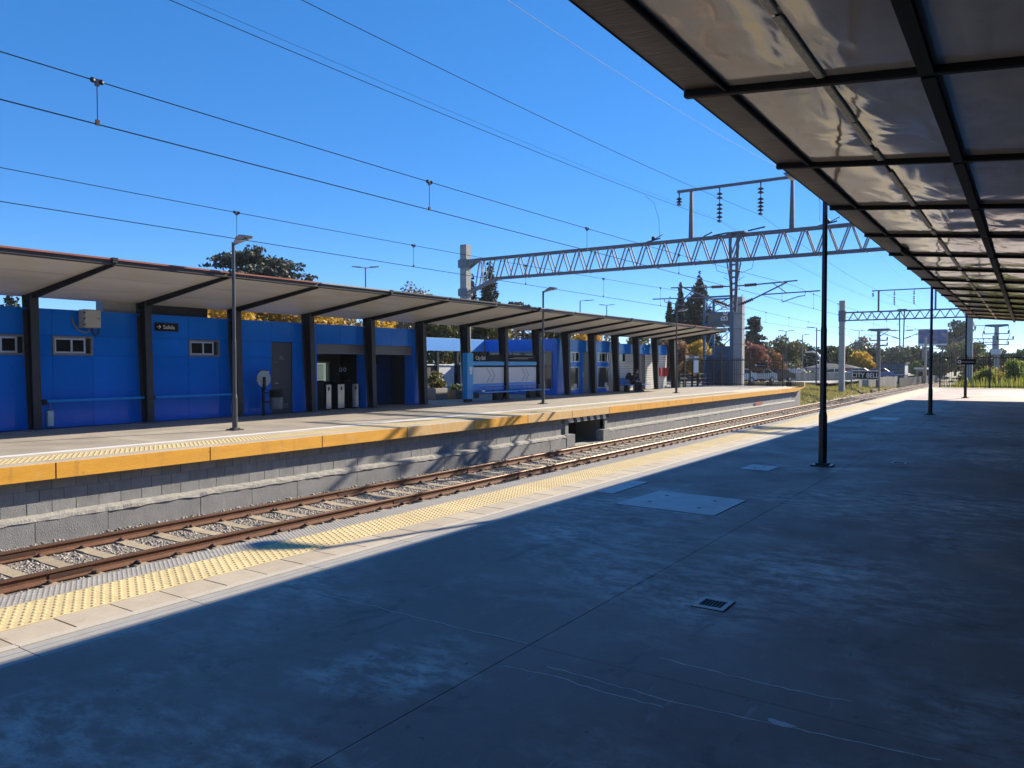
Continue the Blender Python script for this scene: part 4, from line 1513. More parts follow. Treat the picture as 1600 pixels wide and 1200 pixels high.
def skinned(name, joints, edges, mat, parent, sub=2):
    me = bpy.data.meshes.new(name)
    off = wloc(parent)
    me.from_pydata([tuple(Vector(j[:3]) - Vector(off)) for j in joints], edges, [])
    me.materials.append(MATS[mat])
    o = bpy.data.objects.new(name, me)
    COL.objects.link(o)
    o.parent = parent
    sk = o.modifiers.new('skin', 'SKIN')
    sk.use_smooth_shade = True
    for i, j in enumerate(joints):
        d_ = me.skin_vertices[0].data[i]
        d_.radius = (j[3], j[4] if len(j) > 4 else j[3])
        d_.use_root = (i == 0)
    sd = o.modifiers.new('sub', 'SUBSURF')
    sd.levels = sd.render_levels = sub
    return o


def person(label, x, y, lean, turn, backpack, hair_long):
    """seated figure facing +X on a 0.45 m seat; lean = how far the chest comes forward"""
    t = thing('person', label, 'person', (x, y, 0), 'people seated on the far bench')
    px_, pz = x, .56
    cxx = px_ + lean * .9
    J = [(px_, y, pz, .13, .12), (px_ + lean * .35, y, pz + .22, .135, .115), (cxx * .3 + (px_ + lean) * .7, y, pz + .42, .16, .12), (px_ + lean * 1.05, y, pz + .50, .07, .06), (px_ + lean * 1.25, y, pz + .57, .052, .05)]
    E_ = [(0, 1), (1, 2), (2, 3), (3, 4)]

    def chain(root, pts):
        pr = root
        for p in pts:
            J.append(p)
            E_.append((pr, len(J) - 1))
            pr = len(J) - 1
    for s_ in (-1, 1):
        chain(0, [(px_ + .06, y + s_ * .10, pz - .03, .095, .09), (px_ + .42, y + s_ * .13, pz - .05, .068, .066), (px_ + .44, y + s_ * .13, .28, .055, .055), (px_ + .42, y + s_ * .13, .085, .042, .042), (px_ + .56, y + s_ * .14, .045, .045, .035)])
        sh = (px_ + lean * .92, y + s_ * .19, pz + .43, .065, .06)
        chain(2, [sh, (px_ + lean * .8 + .12, y + s_ * .24, pz + .20, .048, .046), (px_ + .36, y + s_ * .08, pz + .13, .036, .034)])
    skinned('clothed_body', J, E_, 'cloth_black', t)
    hx, hz = px_ + lean * 1.45, pz + .70
    h = MB()
    h.ball((hx, y, hz), .092, .075, .115, 14, 10)
    h.ball((hx + .092, y + turn * .02, hz - .015), .022, .014, .026, 8, 6)     # nose
    h.ball((hx - .005, y - .076, hz - .01), .02, .01, .03, 6, 5).ball((hx - .005, y + .076, hz - .01), .02, .01, .03, 6, 5)
    h.ball((hx + .055, y, hz - .085), .04, .045, .035, 8, 6)                   # jaw
    hd = h.build('head', 'skin', t, smooth=True)
    e = MB()
    for s_ in (-1, 1):
        e.ball((hx + .083, y + s_ * .03, hz + .015), .010, .013, .008, 6, 5)
    e.box(hx + .083, hx + .096, y - .022, y + .022, hz - .064, hz - .057)
    e.build('eyes_and_mouth', 'hair', hd)
    hr = MB()
    hr.ball((hx - .022, y, hz + .028), .102, .092, .112, 14, 9)
    if hair_long:
        hr.ball((hx - .06, y, hz - .10), .07, .10, .17, 10, 7)
    hr.build('hair', 'hair', hd, smooth=True)
    for s_ in (-1, 1):
        m_ = MB()
        m_.ball((px_ + .40, y + s_ * .06, pz + .12), .05, .035, .03, 8, 6)
        hn = m_.build('hand', 'skin', t, smooth=True)
        f = MB()
        for q in range(4):
            f.tube([(px_ + .43, y + s_ * (.045 + .012 * q), pz + .13), (px_ + .475, y + s_ * (.04 + .011 * q), pz + .115), (px_ + .49, y + s_ * (.035 + .01 * q), pz + .085)], [.009, .008, .006], 6)
        f.tube([(px_ + .39, y + s_ * .03, pz + .13), (px_ + .43, y + s_ * .012, pz + .145), (px_ + .455, y + s_ * .008, pz + .13)], [.010, .009, .007], 6)
        f.build('fingers', 'skin', hn, smooth=True)
    for s_ in (-1, 1):
        m_ = MB()
        m_.box(px_ + .34, px_ + .64, y + s_ * .14 - .048, y + s_ * .14 + .048, .002, .035)
        m_.ball((px_ + .50, y + s_ * .14, .05), .13, .048, .05, 10, 6)
        m_.build('shoe', 'shoe', t, smooth=False)
    if backpack:
        bp_ = thing('backpack', 'rounded black backpack worn by the person leaning forward', 'backpack', (px_ + lean * .4 - .26, y, pz + .3))
        m_ = MB()
        m_.ball((px_ + lean * .45 - .22, y, pz + .40), .17, .17, .24, 14, 9)
        m_.build('bag', 'cloth_black', bp_, smooth=True)
        m_ = MB()
        m_.ball((px_ + lean * .40 - .36, y, pz + .32), .07, .13, .13, 10, 7)
        m_.build('pocket', 'cloth_black', bp_, smooth=True)
        for s_ in (-1, 1):
            MB().tube([(px_ + lean * .6 - .16, y + s_ * .12, pz + .56), (px_ + lean * .9 + .03, y + s_ * .13, pz + .57), (px_ + lean * .9 + .10, y + s_ * .13, pz + .40), (px_ + .06, y + s_ * .14, pz + .18)], .018, 6).build('strap', 'cloth_black', bp_)


person('person in black leaning forward on the blue bench with long dark hair', -20.40, 43.35, .30, 1, True, True)
person('person in black sitting upright on the blue bench beside the leaning one', -20.42, 43.95, .14, -1, False, False)

# ================================================================== OVERHEAD LINE
GY = 31.85
g = thing('catenary_gantry', 'galvanised lattice gantry spanning the tracks on a concrete mast', 'gantry', (-10.2, GY, 0), 'catenary gantries')
MB().prism([(-24.56, GY - .2), (-24.16, GY - .2), (-24.16, GY + .2), (-24.56, GY + .2)], 'z', -.3, 7.88).build('mast', 'mast_concrete', g)
MB().prism([(4.0, GY - .2), (4.4, GY - .2), (4.4, GY + .2), (4.0, GY + .2)], 'z', -.6, 7.88).build('mast', 'mast_concrete', g)
for z0, z1 in ((6.68, 7.12), (5.22, 5.62)):
    for xc in (-24.36, 4.2):
        m_ = MB()
        for s_ in (-1, 1):
            m_.box(xc - .28, xc + .28, GY + s_ * .225 - .02, GY + s_ * .225 + .02, z0, z1)
        for s_ in (-1, 1):
            m_.box(xc + s_ * .29 - .015, xc + s_ * .29 + .015, GY - .245, GY + .245, z0 + .05, z1 - .05)
        m_.build('mast_clamp', 'galv', g)
HW = .17
for s_ in (-1, 1):
    yv = GY + s_ * HW
    MB().box(-23.6, 3.5, yv - .045, yv + .045, 7.00, 7.10).build('chord', 'galv_blue', g)
    MB().box(-22.3, 2.1, yv - .045, yv + .045, 5.98, 6.08).build('chord', 'galv_blue', g)
    MB().bar((-22.3, yv, 6.03), (-24.1, yv, 5.42), .08, .09).build('haunch', 'galv', g)
    MB().bar((2.1, yv, 6.03), (3.95, yv, 5.42), .08, .09).build('haunch', 'galv', g)
    MB().bar((-23.6, yv, 7.05), (-24.1, yv, 6.9), .08, .12, .08, .38).build('gusset', 'galv', g)
    MB().bar((3.5, yv, 7.05), (3.95, yv, 6.9), .08, .12, .08, .38).build('gusset', 'galv', g)
    x = -22.3
    while x < 2.0:
        MB().bar((x, yv, 6.03), (x + .36, yv, 7.05), .045, .05).build('diagonal', 'galv', g)
        MB().bar((x + .44, yv, 7.05), (x + .80, yv, 6.03), .045, .05).build('diagonal', 'galv', g)
        x += .85
    for x, zb, xt in ((-23.6, 5.6, -23.3), (-23.05, 5.78, -23.25), (-22.95, 5.8, -22.6)):
        MB().bar((x, yv, zb), (xt, yv, 7.02), .045, .05).build('diagonal', 'galv', g)
x = -22.2
while x < 2:
    MB().box(x - .02, x + .02, GY - HW, GY + HW, 5.955, 5.978).build('batten', 'galv', g)
    x += 1.7
# drop mast between the two tracks
for s_ in (-1, 1):
    MB().bar((-10.2 + s_ * .17, GY - .26, 7.16), (-10.2 + s_ * .075, GY - .26, 3.86), .07, .12, .07, .12, up=(1, 0, 0)).build('drop_channel', 'galv_blue', g)
    MB().bar((-10.2 + s_ * .32, GY - .26, 6.1), (-10.2 + s_ * .10, GY - .26, 4.9), .05, .06).build('drop_brace', 'galv', g)
m_ = MB()
for k in range(9):
    z = 4.0 + k * .26
    m_.box(-10.27, -10.13, GY - .27, GY - .23, z - .04, z + .04)
m_.build('batten', 'galv', g)
MB().box(-10.55, -9.75, GY - .34, GY + .25, 7.105, 7.17).build('drop_cap', 'galv_blue', g)
MB().bar((-11.2, GY, 7.13), (-10.6, GY, 7.2), .05, .05).bar((-9.7, GY, 7.2), (-9.0, GY, 7.3), .05, .05).bar((-11.6, GY, 7.14), (-11.2, GY, 7.3), .04, .04).build('clamp', 'steel_dark', g)
# top frame with insulator strings
for xc in (-12.15, -7.95):
    MB().bar((xc, GY, 7.10), (xc, GY, 9.12), .19, .14, .11, .10, up=(0, 1, 0)).build('stub_post', 'galv_blue', g)
MB().box(-12.78, -4.5, GY - .05, GY + .05, 9.12, 9.23).build('crossbar', 'galv_blue', g)


def string(x, y, ztop, n, gap, parent, s=1.0):
    m_ = MB()
    m_.cyl((x, y, ztop), (x, y, ztop - .22), .035, .02, 6)
    z = ztop - .22
    for k in range(n):
        m_.lathe([(.03, .03), (.13 * s, -.04), (.13 * s, -.06), (.04, -.09)], (x, y, z), 10)
        z -= gap
        if k == 1 and n > 3:
            z -= .12
    m_.cyl((x, y, ztop - .2), (x, y, z), .018, n=6)
    m_.box(x - .06, x + .06, y - .10, y + .10, z - .08, z)
    return m_.build('insulator_string', 'insulator_dark', parent)


string(-12.70, GY, 9.12, 2, .12, g)
string(-10.91, GY, 9.12, 6, .17, g)
string(-9.20, GY, 9.12, 6, .15, g)
for xx in (-13.9, -6.6):
    MB().bar((xx - .35, GY, 7.12), (xx + .35, GY, 7.25), .05, .05).ball((xx, GY, 7.26), .09, .09, .11, 8, 5).bar((xx + .1, GY, 7.25), (xx + .45, GY, 7.40), .03, .03).build('stay_clamp', 'steel_dark', g)
# cantilever arms


def cantilever(side, xm, y, parent, reach):
    a = side
    x0 = xm + a * .16
    top = MB().bar((x0, y, 4.93), (xm + a * .45, y, 4.935), .05, .05).bar((xm + a * .95, y, 4.945), (xm + a * reach, y, 5.01), .05, .05)
    arm = top.build('cantilever_arm', 'galv_blue', parent)

    def ins(p, q):
        m_ = MB()
        m_.cyl(p, q, .03, n=7)
        for k in range(7):
            tt = (k + .5) / 7
            c0 = Vector(p).lerp(Vector(q), tt)
            dd = (Vector(q) - Vector(p)).normalized() * .02
            m_.cyl(c0 - dd, c0 + dd, .075, .06, 8)
        m_.build('insulator', 'insulator', arm)
    ins((xm + a * .45, y, 4.935), (xm + a * .95, y, 4.945))
    strut = MB().bar((x0, y, 4.12), (xm + a * .30, y, 4.17), .05, .05).bar((xm + a * .80, y, 4.36), (xm + a * 2.15, y, 4.97), .05, .05)
    strut.build('strut', 'galv_blue', arm)
    ins((xm + a * .30, y, 4.17), (xm + a * .80, y, 4.36))
    MB().bar((xm + a * 1.55, y, 5.0), (xm + a * 2.12, y, 4.55), .035, .035).build('tie', 'galv_blue', arm)
    MB().bar((xm + a * 1.15, y, 4.52), (xm + a * (reach + .85), y, 4.56), .045, .045).build('registration_arm', 'galv_blue', arm)
    MB().tube([(xm + a * (reach + .30), y, 4.54), (xm + a * (reach + .28), y, 4.40), (xm + a * (reach + .05), y, 4.38), (xm + a * (reach - .6), y, 4.18)], .018, 6).build('steady_arm', 'galv_blue', arm)
    return arm


cantilever(1, -10.2, GY - .26, g, 2.55)
cantilever(-1, -10.2, GY - .26, g, 2.75)
# jumper leads
for x, e in ((-11.0, -1), (-9.35, 1)):
    MB().tube([(x, GY - .3, 6.0), (x - .1 * e, GY - .3, 5.6), (x - .55 * e, GY - .3, 5.45), (x - .4 * e, GY - .3, 5.3), (x - .75 * e, GY - .3, 5.1), (x - .7 * e, GY - .3, 4.95), (x - .72 * e, GY - .3, 4.3)], .010, 5).build('jumper_lead', 'wire', g)
for x in (-13.6, -6.9):
    MB().tube([(x, GY, 7.3), (x + .05, GY - .2, 8.0), (x - .05, GY - .5, 8.7), (x - .3, GY - .9, 9.0)], .007, 5).build('stay_wire', 'wire', g)

# second gantry, beyond the platforms
G2 = 82.4
g2 = thing('catenary_gantry', 'distant lattice gantry beyond the platform ends on two concrete masts', 'gantry', (-10.2, G2, 0), 'catenary gantries')
for xc, zb in ((-15.6, -1.6), (-4.6, -1.3)):
    MB().box(xc - .26, xc + .26, G2 - .24, G2 + .24, zb, 8.05).build('mast', 'mast_concrete', g2)
    MB().box(xc - .31, xc + .31, G2 - .29, G2 + .29, 5.95, 7.05).build('mast_clamp', 'galv_blue', g2)
for s_ in (-1, 1):
    yv = G2 + s_ * .2
    MB().box(-15.3, -4.9, yv - .04, yv + .04, 6.78, 6.90).build('chord', 'galv_blue', g2)
    MB().box(-15.3, -4.9, yv - .04, yv + .04, 6.0, 6.11).build('chord', 'galv_blue', g2)
    x = -15.0
    while x < -5.3:
        MB().bar((x, yv, 6.08), (x + .42, yv, 6.82), .05, .05).build('diagonal', 'galv_blue', g2)
        MB().bar((x + .42, yv, 6.82), (x + .84, yv, 6.08), .05, .05).build('diagonal', 'galv_blue', g2)
        x += .84
for s_ in (-1, 1):
    MB().bar((-10.2 + s_ * .22, G2 - .3, 6.95), (-10.2 + s_ * .14, G2 - .3, 3.0), .10, .12).build('drop_channel', 'galv_blue', g2)
MB().box(-10.6, -9.8, G2 - .36, G2 + .25, 6.91, 6.99).build('drop_cap', 'galv_blue', g2)
MB().bar((-12.3, G2, 6.9), (-12.3, G2, 8.85), .16, .16).build('stub_post', 'galv_blue', g2)
MB().bar((-7.4, G2, 6.9), (-7.4, G2, 8.85), .16, .16).build('stub_post', 'galv_blue', g2)
MB().box(-12.9, -6.6, G2 - .06, G2 + .06, 8.83, 8.93).build('crossbar', 'galv_blue', g2)
string(-12.8, G2, 8.85, 2, .12, g2)
string(-10.9, G2, 8.85, 6, .17, g2)
string(-9.2, G2, 8.85, 6, .17, g2)
string(-6.7, G2, 8.85, 2, .12, g2)
cantilever(1, -10.2, G2 - .3, g2, 2.4)
cantilever(-1, -10.2, G2 - .3, g2, 2.4)


def catenary(label, x, zm, zc, y_first, step):
    t = thing('overhead_line', label, 'overhead line', (x, 31.85, zc), 'overhead contact lines')

    def mz(y):
        # sag between supports 50.5 m apart, supports at GY and G2
        u = ((y - GY) / (G2 - GY)) % 1.0
        return zm + .30 * (2 * abs(u - .5)) ** 2
    ys_ = np.linspace(-18.7, 133, 90)
    MB().tube([(x, yv, mz(yv)) for yv in ys_], .006, 5).build('messenger_wire', 'wire', t)
    MB().tube([(x, yv, zc) for yv in (-18.7, 10, 60, 133)], .0068, 5).build('contact_wire', 'wire', t)
    y = y_first
    while y < 100:
        m_ = MB()
        m_.cyl((x, y, mz(y) - .02), (x, y, zc), .0045, n=4)
        dp = m_.build('dropper', 'wire', t)
        m_ = MB()
        m_.ball((x, y - .045, mz(y)), .026, .030, .030, 8, 5).ball((x, y + .045, mz(y)), .026, .030, .030, 8, 5)
        m_.box(x - .014, x + .014, y - .02, y + .02, mz(y) - .05, mz(y) + .02)
        m_.build('insulator', 'insulator_dark', dp)
        m_ = MB().box(x - .012, x + .012, y - .018, y + .018, zc - .01, zc + .045)
        m_.build('clip', 'clip_rust', dp)
        y += step
    return t


catenary('upper overhead line with contact wire over the near track', -8.03, 4.62, 4.18, 4.25, 5.30)
catenary('lower overhead line with contact wire over the far track', -12.2, 4.50, 4.02, 9.0, 4.92)


def feeder(label, pts, r, mat='wire'):
    t = thing('feeder_wire', label, 'wire', pts[0], 'bare feeder wires above the tracks')
    MB().tube(pts, r, 5).build('wire', mat, t)


def sagline(x0, x1, y0, y1, z0, z1, sag, n=24):
    return [(x0 + (x1 - x0) * k / n, y0 + (y1 - y0) * k / n, z0 + (z1 - z0) * k / n - sag * 4 * (k / n) * (1 - k / n)) for k in range(n + 1)]


def span2(x, zs, sag):
    a = sagline(x, x, -18.7, GY, zs, zs, sag)
    return a + sagline(x, x, GY, G2, zs, zs - .3, sag)[1:] + sagline(x, x, G2, 133, zs - .3, zs - .5, sag)[1:]


feeder('thick bare wire hung from the longer insulator string nearest the drop mast', span2(-10.91, 7.73, .50), .0065)
feeder('bare wire hung from the insulator string nearer the canopy', span2(-9.20, 7.80, .60), .0065)
feeder('thin bare wire running just above the thick feeder wire', span2(-10.88, 7.80, .45), .0028)
feeder('thin bright wire passing just clear of the near canopy edge', span2(-6.7, 8.60, 1.36), .0045, 'wire_bright')

# ================================================================== PLATFORM ENDS
# far platform: tower with vertical lettering
tw = thing('lift_tower', 'blue steel framed tower with vertical City Bell lettering', 'tower', (-21.7, 61.5, 0))
TX0, TX1, TY0, TY1 = -21.95, -19.75, 60.6, 62.8
for x, yv in ((TX0, TY0), (TX1, TY0), (TX0, TY1), (TX1, TY1)):
    MB().box(x - .09, x + .09, yv - .09, yv + .09, -.3, 7.2).build('leg', 'tower_blue', tw)
lv = [.0, 2.45, 4.6, 5.9, 7.2]
for z0, z1 in zip(lv[:-1], lv[1:]):
    for yv in (TY0, TY1):
        MB().box(TX0, TX1, yv - .06, yv + .06, z1 - .14, z1 - .005).build('beam', 'tower_blue', tw)
        MB().bar((TX0, yv, z0 + .1), (TX1, yv, z1 - .15), .05, .07).build('brace', 'tower_blue', tw)
        if z0 > 5:
            MB().bar((TX1, yv, z0 + .1), (TX0, yv, z1 - .15), .05, .07).build('brace', 'tower_blue', tw)
    for x in (TX0, TX1):
        MB().box(x - .06, x + .06, TY0, TY1, z1 - .14, z1 - .005).build('beam', 'tower_blue', tw)
        MB().bar((x, TY0, z0 + .1), (x, TY1, z1 - .15), .05, .07).build('brace', 'tower_blue', tw)
MB().box(TX0 + .1, TX1 - .1, TY1 - .05, TY1 - .02, -.3, 3.2).build('glass_panel', 'tower_panel', tw)
MB().box(TX0 + .02, TX0 + .05, TY0 + .1, TY1 - .1, -.3, 2.4).build('glass_panel', 'tower_panel', tw)
MB().box(TX0 + .2, TX1 - .1, TY0 + .3, TY1 - .3, 4.75, 5.8).build('lift_car', 'shutter_grey', tw)
text('lettering', 'City Bell', .80, (-20.0, TY0 - .12, 3.55), (R(90), R(-90), 0), 'white_paint', tw, .03, sx=1.0)
cl = MB().box(-19.6, -18.95, 60.7, 61.5, -.3, 7.05).build('shaft', 'mast_concrete', tw)
for z in (.9, 2.1, 3.3, 4.5, 5.7):
    MB().box(-19.62, -18.93, 60.68, 61.52, z - .015, z + .015).build('shaft_joint', 'steel_dark', cl)
MB().box(-19.65, -19.6, 60.66, 60.72, -.3, 7.2).box(-18.95, -18.9, 60.66, 60.72, -.3, 7.2).build('shaft_edge', 'galv', cl)


def bar_fence(label, x0, x1, y, z0, z1, step, posts, group, post_h):
    t = thing('bar_fence', label, 'fence', ((x0 + x1) / 2, y, z0), group)
    bm = proto(MB().box(-.011, .011, -.011, .011, 0, z1 - z0), 'bar', 'steel_web')
    x = x0
    while x < x1:
        inst(bm, 'bar', t, (x, y, z0))
        x += step
    MB().box(x0, x1, y - .03, y - .012, z0 + .10, z0 + .15).build('rail', 'steel_web', t)
    MB().box(x0, x1, y - .03, y - .012, z1 - .22, z1 - .17).build('rail', 'steel_web', t)
    for xp in posts:
        MB().box(xp - .05, xp + .05, y - .05, y + .05, z0, z0 + post_h).build('post', 'post_black', t)


bar_fence('dark vertical bar fence across the end of the far platform', -22.0, -14.6, 60.05, .001, 2.2, .16, (-20.35, -18.05, -15.55), 'bar fences at the platform ends', 2.55)
bar_fence('dark vertical bar fence across the sunlit end of the near platform', -5.4, 6.0, 63.8, .001, 2.35, .15, (-5.38, -2.3, .8), 'bar fences at the platform ends', 2.5)

t = thing('information_board', 'glazed information board with white map on two posts by the railing', 'information board', (-20.9, 54.5, 0))
for yv in (53.6, 55.2, 56.4):
    MB().box(-20.95, -20.85, yv - .05, yv + .05, .001, 2.25).build('post', 'steel_dark', t)
MB().box(-20.96, -20.84, 55.25, 56.35, 1.0, 2.05).build('frame', 'galv', t)
MB().box(-20.838, -20.83, 55.32, 56.28, 1.06, 1.98).build('map_sheet', 'white_paint', t)
MB().box(-20.98, -20.80, 53.55, 56.45, 2.12, 2.34).build('header_board', 'shutter_grey', t)
MB().box(-20.797, -20.79, 55.4, 55.75, 2.16, 2.30).box(-20.797, -20.79, 55.85, 56.2, 2.16, 2.30).build('header_print', 'map_grey', t)
MB().box(-20.96, -20.84, 53.7, 55.1, 1.95, 2.10).build('screen', 'black_paint', t)

t = thing('railing', 'low pale tubular railing beside the information board', 'railing', (-21.0, 56.5, 0))
for yv in np.arange(53.0, 60.0, 1.15):
    MB().box(-21.03, -20.97, yv - .03, yv + .03, .001, .98).build('post', 'steel_dark', t)
for z in (.25, .6, .95):
    MB().cyl((-21.0, 53.0, z), (-21.0, 59.9, z), .028, n=6).build('rail', 'galv', t)
t = thing('railing', 'dark bench-like counter below the information board', 'counter', (-20.9, 52.9, 0))
MB().box(-21.1, -20.7, 52.3, 53.6, .62, .74).build('top', 'steel_dark', t)
for yv in (52.4, 53.4):
    MB().box(-20.95, -20.85, yv, yv + .1, .001, .62).build('leg', 'steel_dark', t)


def hang_sign(label, x, y, z, wx, parent_label=None):
    t = thing('hanging_sign', label, 'sign', (x, y, z), 'small black direction signs')
    MB().box(x - wx / 2, x + wx / 2, y - .03, y + .03, z - .14, z + .14).build('board', 'sign_black', t)
    m_ = MB()
    n = 14
    for i in range(n):
        a, b = 2 * math.pi * i / n, 2 * math.pi * (i + 1) / n
        m_.prism([(x - wx * .38 + r * math.cos(q), z + r * math.sin(q)) for r, q in ((.04, a), (.085, a), (.085, b), (.04, b))], 'y', y - .036, y - .031)
    m_.build('icon', 'white_paint', t)
    m_ = MB().box(x - wx * .25, x + wx * .42, y - .034, y - .031, z - .05, z + .03)
    m_.build('print_band', 'shutter_grey', t)
    MB().box(x - .03, x + .03, y + .031, y + .06, z - .16, z + .35).build('bracket', 'steel_dark', t)


hang_sign('small black sign with a white ring on the bar fence of the far platform', -17.2, 59.98, 1.62, 1.0)
hang_sign('small black sign with a white ring fixed to the last black post', -2.6, 44.50, 1.82, .8)

# CITY BELL nameboard on the grass
t = thing('station_nameboard', 'black nameboard on two white posts with white capitals CITY BELL', 'sign', (-14.85, 91, -1.3))
th = math.atan2(91.0 - 91.5, -13.4 + 16.3)
MB().box(-16.35, -16.20, 91.2, 91.35, -1.35, 1.05).build('post', 'galv', t)
MB().box(-13.55, -13.40, 91.2, 91.35, -1.35, 1.30).build('post', 'galv', t)
MB().box(-16.15, -13.6, 91.22, 91.32, .08, .92).build('board', 'sign_black', t)
MB().box(-16.2, -13.55, 91.24, 91.30, -.02, .07).box(-16.2, -13.55, 91.24, 91.30, .93, 1.02).build('border', 'white_paint', t)
text('lettering', 'CITY BELL', .74, (-14.88, 91.20, .24), (R(90), 0, 0), 'white_paint', t, .01, 'CENTER', sx=.82)

# ================================================================== VEGETATION


def leaves(n, blobs, leaf, mat, parent, name='crown', flat=0.0, shell=.55, up=.0):
    bl = np.array(blobs, float)          # x y z rx ry rz
    vol = (bl[:, 3] * bl[:, 4] * bl[:, 5]) ** .67
    idx = RNG.choice(len(bl), n, p=vol / vol.sum())
    d = RNG.normal(size=(n, 3))
    d /= np.linalg.norm(d, axis=1)[:, None]
    r = shell + (1 - shell) * RNG.random(n) ** .6
    r *= 1 + RNG.normal(0, .07, n)
    c = bl[idx, :3] + d * r[:, None] * bl[idx, 3:6]
    nrm = d * .6 + RNG.normal(size=(n, 3)) * .8
    nrm[:, 2] = nrm[:, 2] * (1 - flat) + flat * 2.2
    nrm /= np.linalg.norm(nrm, axis=1)[:, None]
    ref = RNG.normal(size=(n, 3))
    a = np.cross(nrm, ref)
    a /= np.linalg.norm(a, axis=1)[:, None]
    b = np.cross(nrm, a)
    s = leaf * RNG.uniform(.55, 1.35, (n, 1))
    w = s * RNG.uniform(.4, .75, (n, 1))
    V_ = np.stack([c - a * s, c - b * w, c + a * s * 1.0, c + b * w], 1).reshape(-1, 3) - np.array(wloc(parent))[None]
    F_ = np.arange(n * 4).reshape(-1, 4)
    return rawmesh(name, V_, F_, mat, parent)


def limbs(base, h, r, tips, mat, parent):
    m_ = MB()
    x, y, z = base
    top = (x + random.uniform(-.1, .1) * h * .15, y, z + h)
    m_.tube([base, (x + .02 * h, y, z + h * .5), top], [r, r * .8, r * .55], 8)
    for tp in tips:
        st_ = z + h * random.uniform(.55, 1.0)
        mid = ((x + tp[0]) / 2, (y + tp[1]) / 2, (st_ + tp[2]) / 2 + .1 * abs(tp[2] - st_))
        m_.tube([(x, y, st_), mid, tp], [r * .5, r * .32, r * .10], 6)
    return m_.build('trunk', mat, parent, smooth=True)


def tree(label, x, y, z0, top, rad, mat, n=3200, leaf=.16, crown_from=.28, nb=13, group='trees behind the station', trunk='trunk', squash=1.0, shell=.5, name='broadleaf_tree'):
    t = thing(name, label, 'tree', (x, y, z0), group)
    h = top - z0
    cz = z0 + h * (crown_from + (1 - crown_from) * .5)
    rz = h * (1 - crown_from) * .5
    bl = []
    for k in range(nb):
        a = random.uniform(0, 6.28)
        q = random.uniform(.25, .78)
        e = random.uniform(-.65, .72)
        br = random.uniform(.26, .46)
        bl.append((x + math.cos(a) * rad * q * math.sqrt(1 - e * e * .5), y + math.sin(a) * rad * q * math.sqrt(1 - e * e * .5), cz + e * rz * .82, rad * br, rad * br, min(rz, rad * squash) * br * 1.05))
    bl.append((x, y, cz + rz * .55, rad * .4, rad * .4, rz * .42))
    leaves(n, bl, leaf, mat, t, shell=shell)
    limbs((x, y, z0), h * .55, max(.08, h * .022), [b[:3] for b in bl[:9]], trunk, t)
    return t


def cypress(label, x, y, z0, top, rad, n=5200, leaf=.17, group='cypresses and conifers', conic=.5):
    t = thing('cypress', label, 'tree', (x, y, z0), group)
    h = top - z0
    bl = []
    for k in range(26):
        u = k / 25
        r = rad * (math.sin(math.pi * min(1, (u * .78 + .22))) ** .7 * (1 - conic * u) + .06)
        a = random.uniform(0, 6.28)
        bl.append((x + math.cos(a) * r * .35, y + math.sin(a) * r * .35, z0 + h * (.06 + .92 * u), r * .85, r * .85, h * .055 + r * .3))
    leaves(n, bl, leaf, 'leaf_cypress', t, shell=.6)
    MB().tube([(x, y, z0), (x, y, z0 + h * .9)], [.18, .03], 7).build('trunk', 'trunk', t)


def cedar(label, x, y, z0, top, rad, n=7000, leaf=.2, tiers=7, low=.35, group='cedars behind the station', flat_top=True):
    t = thing('cedar_tree', label, 'tree', (x, y, z0), group)
    h = top - z0
    bl = []
    tips = []
    for k in range(tiers * 7):
        u = random.random()
        zz = z0 + h * (low + (.97 - low) * u)
        rr = rad * ((1 - .45 * u ** 2.5) if flat_top else (1.02 - .92 * u))
        a = random.uniform(0, 6.28)
        reach = rr * random.uniform(.35, 1.0)
        rise = random.uniform(-.16, .10) * reach
        for q in np.linspace(.35, 1.0, 5):
            sz = rad * (.15 - .07 * q) * random.uniform(.7, 1.3) + .08
            bl.append((x + math.cos(a) * reach * q + random.gauss(0, .12), y + math.sin(a) * reach * q + random.gauss(0, .12), zz + rise * q - .10 * reach * q * q + random.gauss(0, .08), sz, sz, sz * .34))
        tips.append((x + math.cos(a) * reach, y + math.sin(a) * reach, zz + rise - .1 * reach))
    leaves(n, bl, leaf, 'leaf_cedar', t, flat=.2, shell=.15)
    m_ = MB()
    m_.tube([(x, y, z0), (x + .1, y, z0 + h * .5), (x, y, z0 + h * .95)], [h * .035, h * .024, .05], 8)
    for tp in tips:
        m_.tube([(x, y, tp[2] - .3), ((x + tp[0]) / 2, (y + tp[1]) / 2, tp[2] - .02), tp], [h * .010, h * .007, .02], 5)
    m_.build('trunk', 'trunk', t, smooth=True)


GZ = -.4
cedar('wide flat topped dark cedar above the far canopy behind a lamp post', -52.0, 40.0, GZ, 11.3, 6.6, n=7500, leaf=.20, tiers=7, low=.55)
cedar('small dark cedar showing above the canopy beyond the concrete mast', -41.1, 62.8, GZ, 8.0, 2.6, n=3200, leaf=.18, tiers=5, low=.5)
cedar('dark blue green cedar behind the tower shaft', -29.1, 98.6, GZ, 7.9, 3.6, n=5200, leaf=.24, tiers=9, low=.2, flat_top=False)
cypress('broad dark cypress seen through the end of the lattice gantry', -42.0, 58.6, GZ, 11.3, 1.75, n=8000)
cypress('slim dark cypress behind the concrete gantry mast', -45.7, 60.9, GZ, 10.6, .9, n=3500)
cypress('slim split-topped cypress above the far end of the canopy', -37.0, 90.0, GZ, 9.8, 1.35, n=6000, leaf=.2)
cypress('narrow spiky cypress joined to the split-topped one', -36.3, 91.4, GZ, 11.9, 1.2, n=6000, leaf=.2)
cypress('tall ragged dark conifer behind the vertical lettering tower', -32.9, 89.0, GZ, 12.3, 2.6, n=9500, leaf=.24, conic=.45)
